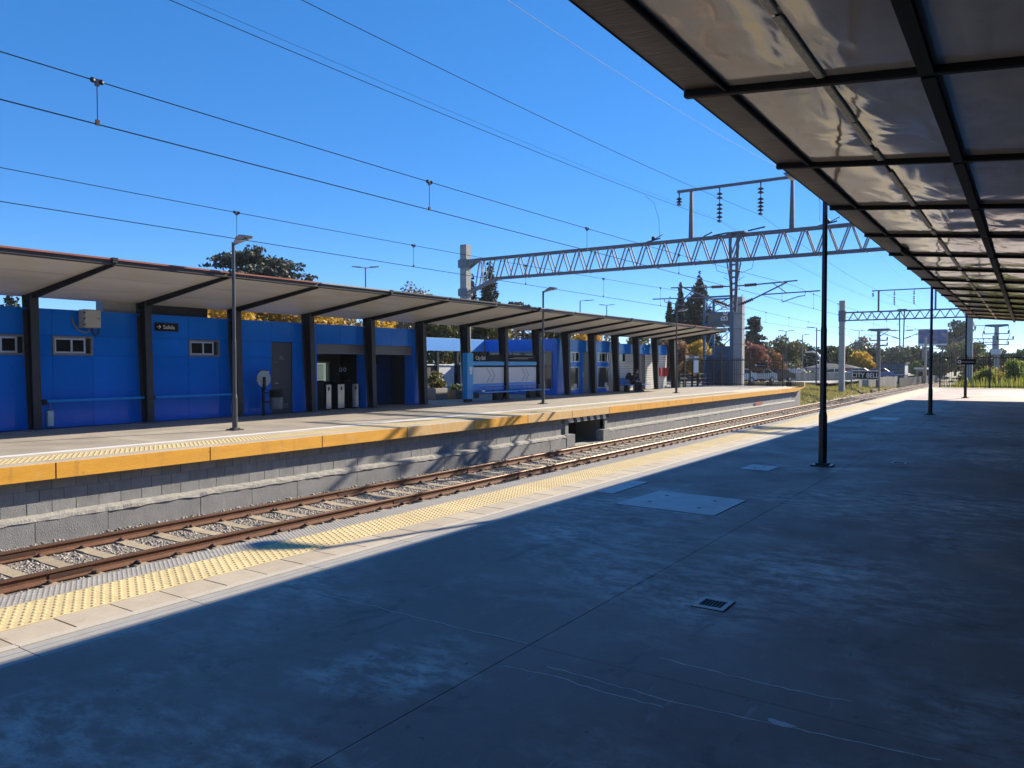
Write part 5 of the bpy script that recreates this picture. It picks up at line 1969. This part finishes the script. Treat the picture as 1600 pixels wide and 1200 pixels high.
cypress('small green conifer above the blue wall at the start of the building', -66.0, 28.0, GZ, 7.6, 1.5, n=2600, leaf=.2)

yg = 'yellow autumn trees behind the station'
tree('bright yellow autumn tree above the blue wall past the Salida sign', -38.4, 27.4, GZ, 6.2, 2.8, 'leaf_yellow', 6500, .14, .12, group=yg)
tree('yellow autumn tree above the blue wall over the round disc', -38.6, 30.6, GZ, 6.2, 2.8, 'leaf_yellow', 6500, .14, .12, group=yg)
tree('yellow autumn tree over the grey service door', -36.6, 32.9, GZ, 6.0, 2.6, 'leaf_yellow', 3400, .15, .15, group=yg)
tree('brown and grey half bare tree above the ticket gates', -37.4, 35.4, GZ, 6.1, 2.7, 'leaf_bare', 2600, .13, .15, shell=.35)
tree('yellow green tree above the second hall entrance', -35.0, 37.0, GZ, 5.9, 2.6, 'leaf_yellow', 3200, .15, .15, group=yg)
tree('pale thin crowned tree rising above the canopy before the gantry mast', -39.8, 45.3, GZ, 8.2, 2.3, 'leaf_bare', 3400, .14, .35, shell=.35)
tree('olive green tree above the sunlit courtyard fascia', -31.7, 38.9, GZ, 5.3, 2.4, 'leaf_olive', 4600, .15, .12)
tree('dense olive tree above the bench shelter header', -31.4, 43.2, GZ, 5.4, 2.3, 'leaf_olive', 4200, .15, .12)
tree('dark green tree behind the gantry mast foot', -33.2, 46.4, GZ, 5.6, 2.2, 'leaf_green', 3800, .15, .12)
tree('bare branched tree between columns behind the bench shelter', -32.9, 50.0, GZ, 5.2, 2.1, 'leaf_bare', 1100, .11, .25, shell=.3)
tree('olive brown tree above the shop windows', -31.9, 53.6, GZ, 5.3, 2.0, 'leaf_olive', 3000, .15, .15)
tree('small yellow tree above the first shop window', -32.1, 57.2, GZ, 5.2, 1.7, 'leaf_yellow', 2600, .15, .15, group=yg)
tree('small orange tree above the shop doorway', -32.2, 60.6, GZ, 5.3, 1.4, 'leaf_orange', 2200, .15, .15, group=yg)
tree('thin grey bare tree above the second shop window', -32.1, 64.4, GZ, 5.3, 1.8, 'leaf_bare', 1300, .12, .2, shell=.3)
tree('olive tree above the white hut', -31.9, 69.4, GZ, 5.2, 2.2, 'leaf_olive', 2600, .16, .15)
tree('pale olive tree behind the end column of the far canopy', -31.2, 74.4, GZ, 5.2, 2.1, 'leaf_bare', 2400, .15, .15)
tree('rusty brown autumn tree under the end of the far canopy', -29.5, 72.5, GZ, 4.3, 2.0, 'leaf_rust', 3800, .16, .1)
tree('glowing yellow autumn tree beside the blue tower', -28.2, 76.6, GZ, 4.3, 2.1, 'leaf_yellow', 5200, .16, .05, group=yg)
tree('red leaved autumn tree standing past the tower shaft', -25.4, 84.0, GZ, 4.2, 2.3, 'leaf_red', 5200, .16, .08)
tree('orange tinged small tree beside the red leaved one', -24.0, 87.6, GZ, 3.4, 1.4, 'leaf_rust', 2200, .15, .08)
fg = 'trees beyond the car park'
tree('round olive green tree behind the white house', -28.8, 110.5, GZ, 5.8, 3.0, 'leaf_olive', 3600, .22, .1, group=fg)
tree('green tree between the white house and the red leaved tree', -31.5, 104.0, GZ, 5.2, 2.4, 'leaf_green', 2600, .22, .1, group=fg)
tree('dark evergreen behind the nearest thick black post', -28.7, 124.0, GZ, 4.9, 2.9, 'leaf_dark', 2800, .24, .08, group=fg)
tree('dark rounded evergreen between the white post arch and the black post', -26.0, 131.0, GZ, 4.7, 3.0, 'leaf_green', 2800, .24, .08, group=fg)
tree('mixed green tree behind the second gantry mast', -22.6, 123.5, GZ, 4.3, 2.6, 'leaf_green', 2600, .24, .08, group=fg)
tree('bright yellow tree over the CITY BELL nameboard', -20.2, 122.0, GZ, 3.7, 2.2, 'leaf_yellow', 2400, .22, .1, group=fg)
tree('tall thin brownish tree behind the yellow tree over the nameboard', -23.7, 141.0, GZ, 6.4, 3.2, 'leaf_bare', 2200, .24, .15, group=fg)
tree('dark green tree just left of the power pole', -20.8, 128.0, GZ, 4.4, 2.7, 'leaf_dark', 2600, .24, .08, group=fg)
tree('huge dark dome shaped tree behind the grey blue cabin', -23.0, 189.0, -1, 6.0, 7.4, 'leaf_dark', 7000, .36, .05, nb=22, group=fg, squash=.8)
tree('lower dark tree joined to the dome shaped tree', -15.6, 196.0, -1, 4.6, 5.0, 'leaf_dark', 3600, .36, .05, group=fg)
tree('light green bushy tree below the billboard', -16.9, 160.0, -1, 2.6, 2.1, 'leaf_lime', 2200, .24, .05, group=fg)
tree('small light green tree behind the middle black post', -14.2, 158.0, -1, 2.3, 1.9, 'leaf_green', 1800, .24, .05, group=fg)
tree('tall open crowned tree beside the billboard', -14.0, 202.0, -1, 11.9, 4.0, 'leaf_dark', 2600, .36, .42, nb=9, group=fg, shell=.4)
tree('broad olive tree under the tall open crowned one', -12.2, 190.0, -1, 6.6, 5.0, 'leaf_olive', 3600, .34, .05, group=fg)
tree('far olive tree beyond the end of the near canopy', -8.0, 163.0, -1, 5.9, 4.0, 'leaf_green', 3000, .30, .05, group=fg)
tree('pale green distant tree behind the transformer pole', -4.4, 150.0, -1, 4.6, 3.2, 'leaf_olive', 2600, .28, .05, group=fg)
tree('green tree behind the bar fence at the picture margin', -.8, 132.0, -1, 4.0, 3.0, 'leaf_green', 2600, .26, .05, group=fg)
tree('shaded dark tree mass behind the small sign at the platform end', -13.2, 150.0, -1, 3.6, 2.6, 'leaf_dark', 2600, .28, .03, group=fg)
bg_ = 'overgrown bushes behind the near bar fence'
tree('golden leafy bush behind the bar fence by the transformer pole', -3.0, 84.0, -1.2, 1.2, 1.3, 'leaf_gold', 2400, .11, .02, group=bg_, name='bush', shell=.25)
tree('taller bright lime bush behind the bar fence beside the golden bush', -1.2, 88.0, -1.2, 2.3, 1.5, 'leaf_lime', 2800, .12, .02, group=bg_, name='bush', shell=.25)
for k in range(14):
    tree('overgrown yellow green bush in the thicket behind the near bar fence', -5.2 + k * .62 + random.uniform(-.3, .3), 76 + random.uniform(0, 34), -1.25, random.uniform(.5, 1.9), random.uniform(.8, 1.5),
         random.choice(['leaf_lime', 'leaf_lime', 'leaf_olive', 'leaf_green', 'leaf_gold']), 1500, .11, .02, nb=9, group='thicket behind the near bar fence', name='bush', shell=.2)
for k in range(5):
    tree('hazy green tree in the row beyond the thicket behind the near bar fence', -6 + k * 2.6, 120 + random.uniform(0, 20), -1.2, random.uniform(2.6, 4.4), random.uniform(1.8, 2.6), random.choice(['leaf_green', 'leaf_olive', 'leaf_dark']), 1800, .2, .05, group='tree row beyond the thicket', shell=.25)

# trees over the near building that shade its roof side (out of frame, beyond the wall)
for k, (x, yv, hh) in enumerate(((9, 14, 8.0), (9.5, 24, 7.0), (9, 34, 8.0))):
    tree(('tall leafy tree behind the near blue building, opposite the nearest post', 'tall leafy tree behind the near blue building, opposite the middle post', 'tall leafy tree behind the near blue building, opposite the last post')[k], x, yv, -.6, hh, 3.0, 'leaf_green', 2600, .22, .25, group='trees behind the near building')

# palm
t = thing('palm_tree', 'small palm with arching fronds beside the white curved pipe', 'palm', (-21.4, 94, GZ), 'trees beyond the car park')
MB().tube([(-21.4, 94, GZ), (-21.4, 94, .5)], [.14, .11], 8).build('trunk', 'trunk', t)
for k in range(14):
    a = 6.28 * k / 14 + random.uniform(-.2, .2)
    e = random.uniform(.7, 1.5)
    m_ = MB()
    pts = [(-21.4 + math.cos(a) * 1.25 * q, 94 + math.sin(a) * 1.25 * q, .5 + e * q * 1.2 - 1.35 * q * q) for q in np.linspace(0, 1, 7)]
    vs, fs = [], []
    for i, p in enumerate(pts):
        w_ = .16 * math.sin(math.pi * (.12 + .86 * i / 6))
        vs += [(p[0] - math.sin(a) * w_, p[1] + math.cos(a) * w_, p[2] - .06), (p[0], p[1], p[2]), (p[0] + math.sin(a) * w_, p[1] - math.cos(a) * w_, p[2] - .06)]
        if i:
            q0 = 3 * (i - 1)
            fs += [(q0, q0 + 1, q0 + 4, q0 + 3), (q0 + 1, q0 + 2, q0 + 5, q0 + 4)]
    m_.add(vs, fs)
    m_.build('frond', 'leaf_green', t)

# grass bank beside the track
n = 16000
gxp = RNG.uniform(-19.4, -14.3, n)
gyp = 58.5 + RNG.random(n) ** 1.3 * 62
gzp = np.interp(gxp, gx, gz)
tv = [(-.5, 0, 0), (.5, 0, 0), (.1, .25, 1.0)]
gr = bulk('grass', tv, [(0, 1, 2)], np.stack([gxp, gyp, gzp], 1), np.stack([RNG.uniform(.04, .10, n), RNG.uniform(.1, .4, n), RNG.uniform(.10, .26, n)], 1), RNG.uniform(0, 6.28, n), 'grass_blade')
gr['label'] = 'dry yellow green grass on the bank between the far platform and the track'
mb = MB()
vs = [(x, yv, z + .012) for yv in (57.6, 90, 130) for x, z in ((-19.5, -.35), (-15.2, -1.15), (-14.2, -1.48))]
mb.add(vs, [(0, 1, 4, 3), (1, 2, 5, 4), (3, 4, 7, 6), (4, 5, 8, 7)])
mb.build('grass_bank', 'grass_soil', None, kind='structure')
for k, (x, yv, s_) in enumerate(((-14.9, 84.0, .30), (-14.6, 86.5, .38), (-13.9, 89.5, .30), (-14.5, 93.5, .42), (-13.6, 97.0, .35))):
    t = thing('rubble_stone', ('brown stone at the foot of the second gantry mast', 'brown stone between the second gantry mast and nameboard', 'flat stone under the near leg of the nameboard', 'pointed brown stone under the nameboard', 'brown stone at the far leg of the nameboard')[k], 'stone', (x, yv, -1.3), 'stones along the grass bank')
    bulk('rock', OCT_V, OCT_F, np.array([(x, yv, -1.28), (x + .2, yv + .1, -1.3)]), np.array([[s_ * 1.6, s_ * 1.3, s_ * 1.2], [s_, s_ * 1.4, s_ * .8]]), [.3, 1.2], 'trunk_pale', t, kind=None)

n = 26000
gxp = RNG.uniform(-5.6, 14, n)
gyp = 66 + RNG.random(n) ** 1.2 * 80
gzp = np.interp(gxp, gx, gz)
hh = RNG.uniform(.5, 1.7, n) * (.7 + .5 * np.sin(gxp * 1.3 + gyp * .4) ** 2)
gr = bulk('tall_grass', [(-.5, 0, 0), (.5, 0, 0), (.35, .5, 1.0), (.15, .5, 1.0)], [(0, 1, 2, 3)], np.stack([gxp, gyp, gzp], 1), np.stack([RNG.uniform(.06, .20, n), RNG.uniform(.2, .8, n), hh], 1), RNG.uniform(0, 6.28, n), 'tall_grass')
gr['label'] = 'tall yellow green weeds growing behind the near bar fence'

# planter and plants in the courtyard
t = thing('planter', 'pale square planter with leafy white flowering plant in the courtyard', 'planter', (-23.6, 28.4, 0))
MB().box(-24.0, -23.2, 28.0, 28.9, .002, .55).build('pot', 'plant_pot', t, bevel=.02)
leaves(500, [(-23.6, 28.45, .95, .45, .5, .45), (-23.5, 28.7, .75, .3, .4, .25)], .09, 'leaf_olive', t, 'foliage', shell=.1)
t = thing('planter', 'dark low planter with small white flowers beside the pale one', 'planter', (-23.4, 30.3, 0))
MB().box(-23.8, -23.0, 29.3, 31.2, .002, .42).build('pot', 'trunk_pale', t, bevel=.02)
leaves(420, [(-23.4, 29.8, .55, .3, .5, .18), (-23.4, 30.8, .55, .3, .4, .22)], .07, 'leaf_green', t, 'foliage', shell=.1)
fl = MB()
for k in range(7):
    fl.ball((-23.2 + random.uniform(-.2, .2), 29.6 + k * .22, .62 + random.uniform(0, .2)), .05, .05, .04, 6, 4)
fl.build('blossom', 'white_paint', t)

# ================================================================== STREET BEYOND


def street_lamp(label, x, y, z0, h, double, mat='lamp_head', arm=.8):
    t = thing('street_lamp', label, 'street lamp', (x, y, z0), 'street lamps beyond the platforms')
    MB().tube([(x, y, z0), (x, y, z0 + h)], [.085, .055], 8).build('pole', mat, t)
    for s_ in ((-1, 1) if double else (1,)):
        d_ = (s_ * .83, s_ * .56)
        MB().bar((x, y, z0 + h - .04), (x + d_[0] * arm * .5, y + d_[1] * arm * .5, z0 + h), .05, .05).build('arm', mat, t)
        MB().bar((x + d_[0] * arm * .4, y + d_[1] * arm * .4, z0 + h + .01), (x + d_[0] * arm * 1.2, y + d_[1] * arm * 1.2, z0 + h + .06), .26, .09, .2, .05).build('lamp_head', mat, t)


street_lamp('double headed street lamp above the canopy beside the dark cedar', -39.4, 39.8, GZ, 9.0, True)
street_lamp('street lamp above the canopy between the bench shelter lamp and the gantry arm', -38.8, 70.3, GZ, 8.7, False, arm=1.2)
street_lamp('small double headed street lamp just past the single armed one above the canopy', -43.4, 85.4, GZ, 9.4, True)
street_lamp('tall double headed lamp over the white house', -25.0, 97.8, GZ, 6.2, True, 'lamp_grey')
street_lamp('single armed lamp between the white house and the black post', -24.5, 104.1, GZ, 5.95, False)
street_lamp('single armed lamp just beside the nearest black post', -18.4, 84.1, GZ, 5.9, False, 'lamp_grey', -.9)
street_lamp('far double headed lamp behind the nearest black post', -24.7, 116.1, GZ, 6.9, True)
street_lamp('distant lamp beyond the second gantry mast', -22.3, 131.0, GZ, 7.4, True)
street_lamp('thin pale distant lamp past the power pole', -17.4, 118.0, -1.2, 5.6, False)

t = thing('curved_pipe', 'white curved pipe arch on a post beyond the far platform', 'pipe', (-18.9, 88, GZ))
MB().tube([(-20.4, 88, 3.0), (-19.7, 88, 3.08), (-19.2, 88, 2.9), (-18.9, 88, 2.45), (-18.85, 88, 1.6), (-18.85, 88, -.3)], [.06, .09, .10, .10, .08, .08], 8).build('tube', 'white_paint', t)


def house(label, x, y, z0, w, d, h, wallm, roofm, rh, cat='house'):
    t = thing('house', label, cat, (x, y, z0), 'houses beyond the car park')
    wl_ = MB().box(x - w / 2, x + w / 2, y - d / 2, y + d / 2, z0, z0 + h).build('wall', wallm, t)
    m_ = MB()
    e = .35
    a, b, c_, d_ = x - w / 2 - e, x + w / 2 + e, y - d / 2 - e, y + d / 2 + e
    m_.add([(a, c_, z0 + h), (b, c_, z0 + h), (b, d_, z0 + h), (a, d_, z0 + h), (x - w * .12, y, z0 + h + rh), (x + w * .12, y, z0 + h + rh)],
           [(0, 1, 5, 4), (1, 2, 5), (2, 3, 4, 5), (3, 0, 4), (3, 2, 1, 0)])
    m_.build('roof', roofm, t)
    for k in range(max(1, int(w / 1.8))):
        xx = x - w / 2 + .6 + k * 1.7
        win = MB().box(xx, xx + .8, y - d / 2 - .03, y - d / 2 - .004, z0 + h * .4, z0 + h * .78).build('window', 'white_paint', t)
        MB().box(xx + .06, xx + .74, y - d / 2 - .04, y - d / 2 - .031, z0 + h * .43, z0 + h * .75).build('pane', 'glass_dark', win)
    win = MB().box(x + w / 2 + .004, x + w / 2 + .03, y - .6, y + .5, z0 + h * .4, z0 + h * .78).build('window', 'white_paint', t)
    MB().box(x + w / 2 + .031, x + w / 2 + .04, y - .54, y + .44, z0 + h * .43, z0 + h * .75).build('pane', 'glass_dark', win)


house('white walled house with grey hipped roof behind the red leaved tree', -29.6, 101.5, GZ, 3.6, 4, 2.6, 'house_white', 'roof_grey', 1.2)
house('low house with blue grey roof behind the nearest black post', -24.2, 118, GZ, 5.0, 4, 1.6, 'map_grey', 'roof_blue', .6)
house('pinkish red low house left of the second gantry mast', -21.2, 112.0, GZ, 3.6, 3.5, 1.6, 'house_pink', 'roof_grey', .5)
house('distant pale house behind the dome shaped tree', -28.0, 168.0, -.8, 5.0, 5, 2.6, 'house_white', 'roof_grey', 1.2)

# cabin by the track
t = thing('track_cabin', 'grey blue cabin with dark windows behind the CITY BELL nameboard', 'cabin', (-16.2, 121, -1.2))
MB().box(-18.0, -14.5, 120, 124, -1.2, 1.75).build('wall', 'cabin_blue', t)
MB().box(-18.2, -14.3, 119.8, 124.2, 1.76, 1.95).build('roof', 'roof_grey', t)
MB().box(-17.9, -14.6, 119.965, 119.995, .15, .28).build('band', 'map_grey', t)
for x in (-17.7, -16.9, -16.3, -15.4):
    w = MB().box(x, x + .5, 119.95, 119.99, .6, 1.15).build('window', 'galv', t)
    MB().box(x + .05, x + .45, 119.94, 119.949, .65, 1.1).build('pane', 'glass_dark', w)
MB().box(-14.49, -14.46, 120.2, 123.5, .2, 1.7).build('notice_panel', 'white_paint', t)
t = thing('kiosk', 'small cream kiosk with flat roof beside the grey blue cabin', 'kiosk', (-13.9, 134, -1))
MB().box(-14.5, -13.3, 133.5, 135, -1.2, .9).build('wall', 'kiosk_cream', t)
MB().box(-14.8, -13.0, 133.2, 135.3, .9, 1.15).build('roof', 'white_paint', t)
MB().box(-14.2, -13.6, 133.46, 133.495, -.1, .55).build('window', 'glass_dark', t)


def board_fence(label, pts, z, h, step, mat, group):
    t = thing('board_fence', label, 'fence', (*pts[0], z), group)
    for (p, q) in zip(pts[:-1], pts[1:]):
        L = math.hypot(q[0] - p[0], q[1] - p[1])
        ang = math.atan2(q[1] - p[1], q[0] - p[0])
        me = proto(MB().box(.01, step - .015, -.03, .03, 0, h), 'fence_board', mat)
        k = 0
        while k * step < L - .01:
            u = k * step / L
            inst(me, 'fence_board', t, (p[0] + (q[0] - p[0]) * u, p[1] + (q[1] - p[1]) * u, z + random.uniform(-.03, .03)), (0, 0, ang))
            k += 1
        MB().bar((p[0], p[1] + .05, z + h * .8), (q[0], q[1] + .05, z + h * .8), .04, .08).build('rail', mat, t)


board_fence('upright board fence running behind the nameboard to the cabin', [(-16.2, 95.3), (-14.4, 112.0)], -1.35, 1.45, .34, 'fence_board', 'board fences by the car park')
board_fence('pale picket fence along the car park behind the nearest black post', [(-21.6, 89), (-17.3, 99)], -.45, 1.15, .22, 'fence_board', 'board fences by the car park')
board_fence('white board wall behind the parked cars', [(-30.0, 92.0), (-22.6, 97.0)], -.35, 1.5, .5, 'house_white', 'board fences by the car park')
board_fence('dark paling fence from the cabin along the curve of the track', [(-14.2, 112.5), (-12.9, 150)], -1.3, 1.15, .45, 'siding_dark', 'board fences by the car park')
board_fence('pale plank screen behind the small sign at the near platform end', [(-6.2, 97), (-5.0, 99)], -1.2, 1.8, .2, 'fence_board', 'board fences by the car park')


def kerb_row():
    t = thing('parking_kerb', 'row of yellow and dark painted kerb blocks behind the far bar fence', 'kerb', (-20, 72, -.3))
    k = 0
    x = -23.0
    while x < -17.0:
        MB().box(x, x + .5, 70.0 + (x + 23) * .35, 70.35 + (x + 23) * .35, -.35, .10).build('kerb_block', 'edge_yellow_worn' if k % 3 else 'trunk', t)
        x += .52
        k += 1


kerb_row()


def car(label, x, y, z, ang, paint):
    if paint not in MATS:
        pass
    t = thing('parked_car', label, 'car', (0, 0, 0), 'cars parked beyond the far platform')
    prof = [(-2.0, .32), (-2.05, .62), (-1.95, .86), (-1.15, .95), (-.55, 1.42), (.85, 1.46), (1.5, 1.05), (1.98, .98), (2.05, .55), (2.0, .32)]
    m_ = MB()
    m_.prism(prof, 'y', -.84, .84)
    m_.build('body', paint, t, bevel=.06)
    gl = MB()
    gl.prism([(-.98, .98), (-.50, 1.36), (.10, 1.39), (.10, .98)], 'y', -.848, .848)
    gl.prism([(.20, .98), (.20, 1.39), (.82, 1.40), (1.28, 1.04)], 'y', -.848, .848)
    gl.build('side_windows', 'car_glass', t)
    m_ = MB()
    m_.add([(-1.13, -.68, .975), (-1.13, .68, .975), (-.575, .62, 1.418), (-.575, -.62, 1.418)], [(0, 1, 2, 3)])
    m_.build('windscreen', 'car_glass', t)
    for xx in (-1.28, 1.28):
        for s_ in (-1, 1):
            w = MB().cyl((xx, s_ * .68, .31), (xx, s_ * .87, .31), .31, n=14).build('wheel', 'tyre', t)
            MB().cyl((xx, s_ * .872, .31), (xx, s_ * .885, .31), .18, n=10).build('rim', 'aluminium', w)
    for s_ in (-1, 1):
        MB().box(-2.06, -2.02, s_ * .62 - .16, s_ * .62 + .16, .64, .78).build('headlight', 'lens', t)
        MB().box(2.03, 2.07, s_ * .66 - .12, s_ * .66 + .12, .72, .90).build('tail_light', 'red_paint', t)
    t.location = (x, y, z)
    t.rotation_euler = (0, 0, ang)


M('car_white', (.65, .65, .65), .25, coat=.6, var=.02)
M('car_silver', (.40, .41, .43), .3, metal=.5, coat=.6, var=.02)
M('car_dark', (.03, .035, .045), .25, coat=.6, var=.02)
M('car_blue', (.04, .13, .35), .25, coat=.6, var=.02)
car('white hatchback parked closest to the tower shaft', -25.6, 80.5, GZ + .13, 1.0, 'car_white')
car('silver hatchback parked between the white and dark cars', -24.6, 84.5, GZ + .13, 1.0, 'car_silver')
car('dark hatchback parked under the orange tinged tree', -23.6, 88.0, GZ + .13, .95, 'car_dark')
car('white hatchback parked before the white board wall', -26.4, 88.0, GZ + .13, .9, 'car_white')
car('white car on the road behind the second gantry mast', -20.6, 103.0, GZ + .13, .3, 'car_white')
car('blue car on the road beside the power pole', -17.4, 116.0, GZ + .10, .2, 'car_blue')
car('silver car seen over the nameboard', -18.9, 110.0, GZ + .13, .2, 'car_silver')

# power poles
t = thing('power_pole', 'wooden power pole with crossarms behind the nameboard', 'pole', (-15.0, 100.8, -1.4), 'power poles')
MB().tube([(-15.0, 100.8, -1.5), (-15.0, 100.8, 5.9)], [.27, .19], 10).build('pole', 'pole_wood', t)
MB().prism([(-16.3, 5.75), (-16.0, 5.95), (-13.9, 5.95), (-13.6, 5.75), (-14.4, 5.62), (-15.5, 5.62)], 'y', 100.6, 101.0).build('crossarm', 'pole_wood', t)
for z in (4.55, 3.9):
    MB().box(-16.0, -14.0, 100.7, 100.8, z - .07, z + .07).build('crossarm', 'pole_wood', t)
    for x in (-15.95, -14.05):
        MB().lathe([(.05, 0), (.10, .10), (.06, .32)], (x, 100.75, z + .07), 8).build('insulator', 'insulator_dark', t)
MB().bar((-14.9, 100.75, 5.0), (-13.9, 100.75, 5.7), .06, .08).build('brace', 'pole_wood', t)
t = thing('power_pole', 'concrete transformer pole with crossarms behind the near bar fence', 'pole', (-3.4, 112.3, -1.2), 'power poles')
MB().tube([(-3.4, 112.3, -1.3), (-3.4, 112.3, 6.5)], [.33, .24], 10).build('pole', 'mast_concrete', t)
MB().prism([(-4.7, 6.4), (-4.6, 6.62), (-2.2, 6.62), (-2.1, 6.4), (-3.0, 6.28), (-3.8, 6.28)], 'y', 112.1, 112.5).build('crossarm', 'galv_blue', t)
for z, a, b in ((5.45, -4.8, -2.1), (4.75, -3.4, -1.6), (4.1, -4.9, -2.1)):
    MB().box(a, b, 112.0, 112.12, z - .06, z + .06).build('crossarm', 'galv_blue', t)
    for x in (a + .08, b - .08):
        MB().lathe([(.05, 0), (.10, .10), (.05, .34)], (x, 112.06, z + .06), 8).build('insulator', 'insulator_dark', t)
MB().box(-4.0, -2.9, 111.7, 112.3, 2.9, 3.55).build('transformer', 'map_grey', t)
MB().tube([(-4.6, 112.1, 6.4), (-4.9, 112.1, 5.4), (-4.7, 112.1, 4.2), (-4.0, 112.1, 3.4)], .03).tube([(-2.2, 112.1, 6.4), (-2.0, 112.1, 5.4), (-2.4, 112.1, 4.2)], .03).build('lead', 'wire', t)
MB().tube([(-4.7, 112.3, 6.5), (-6.2, 112.3, 6.5), (-6.6, 112.3, 5.9), (-7.0, 112.3, 5.2), (-7.7, 112.3, 5.1)], .045).build('bracket_pipe', 'galv', t)
t = thing('power_pole', 'thin steel mast farther along the track past the cabin', 'pole', (-12.4, 132, -1.3), 'power poles')
m_ = MB()
for a, b in ((-.25, -.25), (.25, -.25), (.25, .25), (-.25, .25)):
    m_.bar((-12.4 + a, 132 + b, -1.3), (-12.4 + a * .5, 132 + b * .5, 6.0), .08, .08)
for k in range(9):
    z = -1 + k * .75
    m_.bar((-12.65, 131.75, z), (-12.15, 131.75, z + .7), .04, .05)
m_.build('lattice', 'galv_blue', t)
MB().box(-12.6, -10.2, 131.95, 132.05, 6.0, 6.12).box(-13.6, -11.2, 131.95, 132.05, 4.0, 4.1).build('crossarm', 'galv_blue', t)
t = thing('catenary_gantry', 'thin far gantry over the track below the billboard', 'gantry', (-8.6, 133, -1.3), 'catenary gantries')
for xc in (-13.2, -4.4):
    MB().box(xc - .15, xc + .15, 132.8, 133.1, -1.3, 5.9).build('mast', 'mast_concrete', t)
MB().box(-13.2, -4.4, 132.9, 133.0, 5.4, 5.52).box(-13.2, -4.4, 132.9, 133.0, 4.8, 4.9).build('chord', 'galv_blue', t)
m_ = MB()
x = -13
while x < -4.8:
    m_.bar((x, 132.95, 4.85), (x + .35, 132.95, 5.45), .05, .05).bar((x + .35, 132.95, 5.45), (x + .7, 132.95, 4.85), .05, .05)
    x += .7
m_.build('lattice', 'galv_blue', t)

# billboard: plain abstract stand-in picture
m = bpy.data.materials.new('billboard_print')
m.use_nodes = True
n_, l_ = m.node_tree.nodes, m.node_tree.links
geo = n_.new('ShaderNodeNewGeometry')
nz = n_.new('ShaderNodeTexNoise')
nz.inputs['Scale'].default_value = .7
nz.inputs['Detail'].default_value = 5
nz.inputs['Distortion'].default_value = 1.2
l_.new(geo.outputs['Position'], nz.inputs['Vector'])
rp = n_.new('ShaderNodeValToRGB')
rp.color_ramp.elements[0].position = .32
rp.color_ramp.elements[0].color = (.03, .05, .16, 1)
rp.color_ramp.elements[1].position = .70
rp.color_ramp.elements[1].color = (.30, .42, .55, 1)
e = rp.color_ramp.elements.new(.5)
e.color = (.05, .14, .32, 1)
e = rp.color_ramp.elements.new(.6)
e.color = (.22, .10, .20, 1)
l_.new(nz.outputs[0], rp.inputs[0])
l_.new(rp.outputs[0], n_['Principled BSDF'].inputs['Base Color'])
MATS['billboard_print'] = m
t = thing('billboard', 'large billboard with blue landscape print on posts above the trees', 'billboard', (-15.6, 170, -1))
MB().box(-18.2, -13.2, 170.0, 170.25, 5.3, 8.45).build('frame', 'galv_blue', t)
MB().box(-18.1, -13.3, 169.96, 169.995, 5.75, 8.38).build('print', 'billboard_print', t)
MB().box(-18.1, -13.3, 169.96, 169.995, 5.38, 5.72).build('caption_strip', 'white_paint', t)
for x in (-17.4, -15.7, -14.0):
    MB().box(x - .12, x + .12, 170.3, 170.55, -1, 8.0).build('post', 'galv_blue', t)

# thin daylight haze over the whole place
hm = bpy.data.materials.new('haze')
hm.use_nodes = True
hn, hl = hm.node_tree.nodes, hm.node_tree.links
hn.remove(hn['Principled BSDF'])
pv = hn.new('ShaderNodeVolumePrincipled')
pv.inputs['Color'].default_value = (.86, .92, 1.0, 1)
pv.inputs['Density'].default_value = .00022
pv.inputs['Anisotropy'].default_value = .3
hl.new(pv.outputs[0], hn['Material Output'].inputs['Volume'])
MATS['haze'] = hm
hz = MB().box(-905, 305, -255, 1605, -3.0, 13.2).build('haze', 'haze', None, kind='stuff')
hz['label'] = 'thin pale daylight haze over the tracks and far trees'
